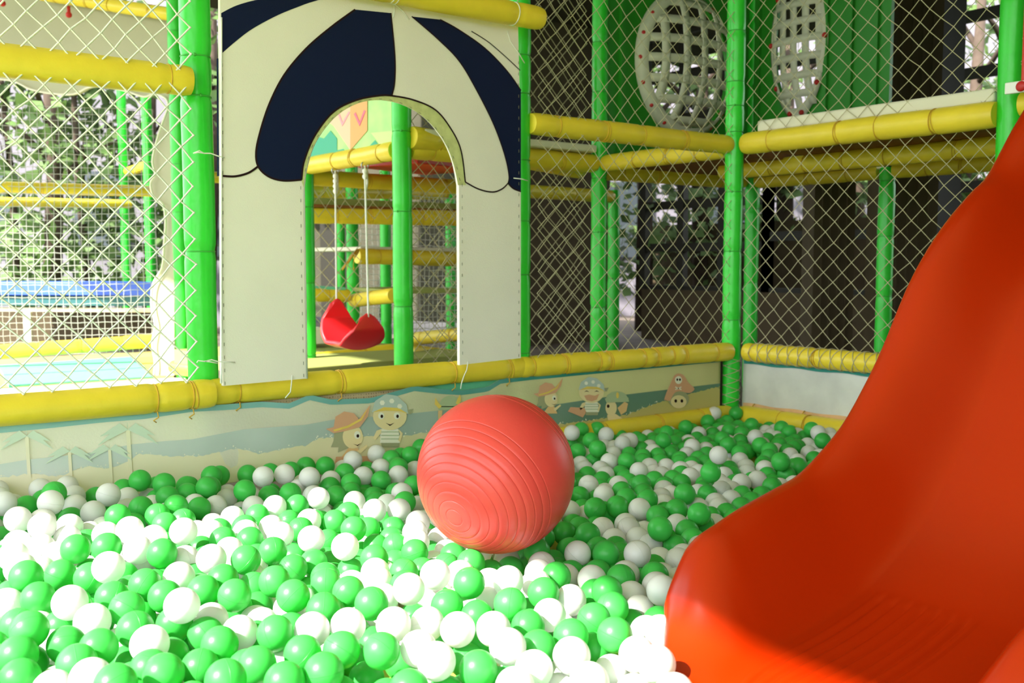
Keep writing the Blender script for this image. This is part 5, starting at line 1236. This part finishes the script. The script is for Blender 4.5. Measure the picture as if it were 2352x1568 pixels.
for a, b in ((158, 34), (6, 8)):
    mb = MB(); c = at(a, b, 7.1); mb.sphere(c, 0.022, 14, 10); mb.beam(c+Vector((0, 0, 0.0)), c+Vector((0, 0, 0.06)), 0.02, 0.02, up=(1, 0, 0)); mb.build('red_knob', BOLT, wp)
mb = MB(); mb.tube(zplane([(a, b) for a, b in low], 7.55, 6.86), 0.008, 6); mb.build('edge_piping', MATC, wp)
pbox('padded_bench', 'long blue padded bench top behind the fine white net at left', 'bench', -60, 352, 648, 678, 9.2, 9.0, 0.5, BLUEP)
bn = bpy.context.scene.objects['padded_bench']
def under(o):
    l = world_loc(o); o.parent = bn; o.location = l-world_loc(bn)
    for k in ('label', 'category'):
        if k in o: del o[k]
under(pbox('skirt', None, None, -60, 352, 680, 702, 9.25, 9.05, 0.45, TEALD))
under(pbox('frame_bar', None, None, -60, 352, 706, 716, 9.3, 9.1, 0.05, MATC))
under(pbox('leg', None, None, 55, 72, 716, 800, 9.2, 9.2, 0.05, MATC))
pbox('wall_low', None, None, -200, 420, 716, 800, 10.2, 9.8, 0.1, BROWN, True)
def floor_quad(name, label, corners, m, z, th=0.03):
    q = [on_z(a, b, z) for a, b in corners]
    mb = MB(); mb.add([p-Vector((0, 0, th)) for p in q]+q, [(3, 2, 1, 0), (4, 5, 6, 7), (0, 1, 5, 4), (1, 2, 6, 5), (2, 3, 7, 6), (3, 0, 4, 7)])
    o = mb.build(name, m, smooth=False, loc=q[0]); fixn(o); tag(o, label, 'mat'); return o
floor_quad('floor_mat', 'yellow bordered mat surface under the green floor mats at left', [(-120, 897), (400, 868), (372, 806), (-120, 832)], MATY, 0.03)
floor_quad('floor_mat', 'front green floor mat behind the left yellow rail, in sunlight', [(20, 884), (352, 864), (334, 845), (8, 862)], MATG, 0.045)
floor_quad('floor_mat', 'rear green floor mat behind the left yellow rail, in sunlight', [(8, 860), (333, 843), (305, 818), (-6, 838)], MATG, 0.045)
floor_quad('floor_mat', 'cream mat strip just behind the left yellow rail', [(-120, 925), (470, 890), (420, 866), (-120, 900)], MATC, 0.045)

slab('dark_backdrop', (10.0, 2.0, -0.07), (10.1, 9.8, 1.35), BROWN, None, 'dark added fence outside the barred windows at right', 'backdrop')  # screen added to dim the bright view through the windows
# trees, shrubs and house outside
def tree(px, zc, h, r, seed, label, trunk=0.12, n=1400, low=0.0):
    rnd = random.Random(seed); b = at(px, 600, zc); b.z = -0.07
    t = bpy.data.objects.new('tree', None); t.location = b; COL.objects.link(t); tag(t, label, 'tree')
    mb = MB(); top = b+Vector((rnd.uniform(-.2, .2), rnd.uniform(-.2, .2), h*0.75))
    mb.tube([b, b.lerp(top, 0.5)+Vector((rnd.uniform(-.08, .08), 0, 0)), top], [trunk, trunk*0.8, trunk*0.45], 10)
    for k in range(5):
        s = b.lerp(top, 0.45+0.1*k); a = rnd.uniform(0, 6.28)
        mb.tube([s, s+Vector((math.cos(a)*r*0.4, math.sin(a)*r*0.4, 0.4)), s+Vector((math.cos(a)*r*0.8, math.sin(a)*r*0.8, 0.6))], [trunk*0.35, trunk*0.25, trunk*0.1], 6)
    mb.build('trunk', BARK, t)
    mb = MB(); c0 = b+Vector((0, 0, h*0.62))
    blobs = [(c0+Vector((rnd.uniform(-r, r)*0.7, rnd.uniform(-r, r)*0.7, rnd.uniform(-0.42+low, 0.4)*h)), rnd.uniform(0.3, 0.55)*r) for _ in range(16)]
    for _ in range(n):
        c, rr = rnd.choice(blobs)
        d = Vector((rnd.gauss(0, 1), rnd.gauss(0, 1), rnd.gauss(0, 1))).normalized()*rr*rnd.uniform(0.5, 1.05)
        p = c+d; e = Vector((rnd.gauss(0, 1), rnd.gauss(0, 1), rnd.gauss(0, 1))).normalized(); f = e.orthogonal().normalized()
        s = rnd.uniform(0.035, 0.075)
        mb.add([p-e*s*1.6, p+f*s, p+e*s*1.6, p-f*s], [(0, 1, 2, 3)])
    mb.build('foliage', LEAF, t, smooth=False)
for i, (px, zc, h, r, tr) in enumerate([(40, 12.2, 5, 1.0, 0.05), (110, 11.0, 5, 1.0, 0.11), (212, 11.6, 5, 1.0, 0.05), (330, 12.2, 5, 1.0, 0.06), (-120, 11.5, 6, 1.4, 0.12), (470, 12, 6, 1.0, 0.10)]):
    tree(px, zc, h, r, 100+i, ['thin tree outside at the far left, above the blue bench', 'thick dark trunk outside seen through the fine net at left', 'thin tree outside between the thick trunk and pale post', 'thin tree outside just behind the two pale posts', 'broad tree outside, past the left edge of the net', 'tree outside hidden mostly by the cream wavy panel'][i], tr, 700, low=-0.15)
for i, (px, zc, h, r, tr) in enumerate([(1480, 12.5, 4.5, 1.3, 0.12), (1620, 13.2, 5, 1.5, 0.14), (1800, 12.7, 5, 1.5, 0.13), (1980, 13, 5, 1.5, 0.12), (2205, 11.0, 5, 1.0, 0.10), (2330, 12, 5, 1.5, 0.14)]):
    o = tree(px, zc, h, r, 200+i, ['tree outside left of the corner post, low in the net bay', 'tree outside just left of the pit corner post', 'tree outside just right of the pit corner post', 'tree outside behind the brown pillar', 'bright leafy tree in the window beside the slide post', 'tree outside behind the top of the slide'][i], tr, 1200, low=-0.1)
def house(px, zc, w, h, rot, label):
    b = at(px, 600, zc); b.z = -0.07
    hs = empty('house', b, label, 'building')
    d = Vector((SH, -CH, 0)); n = Vector((CH, SH, 0)); 
    mb = MB(); q = [b-d*w/2, b+d*w/2, b+d*w/2+n*3, b-d*w/2+n*3]; H = Vector((0, 0, h))
    mb.add(q+[p+H for p in q], [(3, 2, 1, 0), (4, 5, 6, 7), (0, 1, 5, 4), (1, 2, 6, 5), (2, 3, 7, 6), (3, 0, 4, 7)])
    fixn(mb.build('walls', HOUSE, hs, smooth=False))
    for k in range(max(2, int(w/1.6))):
        c = b-d*w/2+d*(0.8+1.6*k)-n*0.02+Vector((0, 0, 1.0)); mb = MB()
        mb.beam(c, c+Vector((0, 0, 1.2)), 0.8, 0.05, up=n); mb.build('window', GLASSD, hs, smooth=False)
    mb = MB(); c = b+n*1.5+H; mb.beam(c-d*(w/2+0.3), c+d*(w/2+0.3), 3.8, 0.2); mb.build('roof', BARK, hs, smooth=False)
house(100, 14.2, 9.5, 6.8, 0, 'pale lilac building beyond the trees at left')
house(2150, 16.0, 11.5, 7, 0, 'pale building beyond the barred windows at right')

# ------------------------------------------------------------------ pit balls
RB = 0.035
pos = np.array([b[:3] for b in BALLS])/1000
colr = ['G' if b[3] else 'W' for b in BALLS]
def ball_mesh(name, m):
    mb = MB(); mb.sphere((0, 0, 0), RB, 36, 22)
    me = bpy.data.meshes.new(name); me.from_pydata(mb.v, [], mb.f); me.materials.append(m)
    me.polygons.foreach_set('use_smooth', [True]*len(mb.f)); me.update(); return me
MG, MW = ball_mesh('green_ball', BALL_G), ball_mesh('white_ball', BALL_W)
def zone(u, v):
    a = SH*u-CH*v; f_ = CH*u+SH*v       # right of / ahead of the viewer
    k = a/f_
    if u > 1.62 and f_ > 2.2 and k > 0.04: return 'right'
    if f_ > 2.55: return 'back'
    return 'front'
ZL = {'right': ('lying right of the coral exercise ball, towards the pit corner', 'balls right of the exercise ball'),
      'back': ('lying left of the coral exercise ball, along the cartoon banner', 'balls along the left part of the banner'),
      'front': ('in the sunlit front of the pit, left of the slide mouth', 'balls at the front of the pit')}
rnd = random.Random(99)
def add_ball(p, c):
    o = bpy.data.objects.new('green_ball' if c == 'G' else 'white_ball', MG if c == 'G' else MW)
    o.location = p; o.rotation_euler = (rnd.uniform(0, 6.28), rnd.uniform(0, 3.14), rnd.uniform(0, 6.28))
    COL.objects.link(o)
    w, g = ZL[zone(p[0], p[1])]; cn = 'green' if c == 'G' else 'white'
    tag(o, '%s plastic play ball %s' % (cn, w), 'ball', cn+' '+g)
for p, c in zip(pos, colr): add_ball(tuple(p), c)
# the rest: extra balls at the surface and the layers underneath
extra = np.array(EXTRA)/1000
have = np.vstack([pos, extra])
rs = np.random.RandomState(4)
lay = []
def base(u, v): return .085+.045*np.clip((2.2-u)/2.2, 0, 1)*np.clip(v/3, 0, 1)+.02*np.clip(1.8-u, 0, 1)
for li, z in enumerate((0.0355, 0.092, 0.148)):
    dy = 0.0745*math.sqrt(3)/2
    for j in range(int(3.9/dy)):
        for i in range(int(5.6/0.0745)):
            u = -1.4+i*0.0745+(0.03725 if j % 2 else 0)+0.02*li; v = -0.5+j*dy+0.03*li
            if u > UB-0.09 or v > VA-0.085: continue
            f_ = CH*u+SH*v; a = SH*u-CH*v
            if f_ < 0.5 or abs(a) > 0.95*f_+0.3: continue
            if z > base(u, v)-(0.028 if abs(a) < 0.56*f_ else -0.01) and li > 0: continue
            if (u-GB.x)**2+(v-GB.y)**2+(z-GB.z)**2 < 0.236**2: continue
            if li == 0 and 2.6 < u < 4.0 and rs.rand() < 0.10: continue
            lay.append((u+rs.uniform(-.002, .002), v+rs.uniform(-.002, .002), z))
lay = np.array(lay)
d2 = ((lay[:, None, :]-have[None, :, :])**2).sum(2).min(1)
lay = lay[d2 > 0.056**2]
rest = np.vstack([extra, lay])
cr = rs.rand(len(rest)) < 0.56
def rest_mesh(P, m, name, label):
    mb = MB(); mb.sphere((0, 0, 0), RB, 18, 11); bv = np.array(mb.v)
    nv = len(bv); V = (P[:, None, :]+bv[None]).reshape(-1, 3)
    F = []
    for k in range(len(P)):
        o_ = k*nv; F += [tuple(i+o_ for i in f) for f in mb.f]
    me = bpy.data.meshes.new(name); me.from_pydata(V.tolist(), [], F); me.materials.append(m)
    me.polygons.foreach_set('use_smooth', [True]*len(F)); me.update()
    o = bpy.data.objects.new(name, me); COL.objects.link(o); tag(o, label, 'balls', kind='stuff')
rest_mesh(rest[cr], mat('green_ball_plastic_deep', (0.07, 0.62, 0.10, 1), 0.36, 0.45, trans=0.3), 'green_balls_beneath', 'the many other green play balls lying deeper in the pit')
rest_mesh(rest[~cr], mat('white_ball_plastic_deep', (0.86, 0.86, 0.84, 1), 0.36, 0.45, trans=0.25), 'white_balls_beneath', 'the many other white play balls lying deeper in the pit')
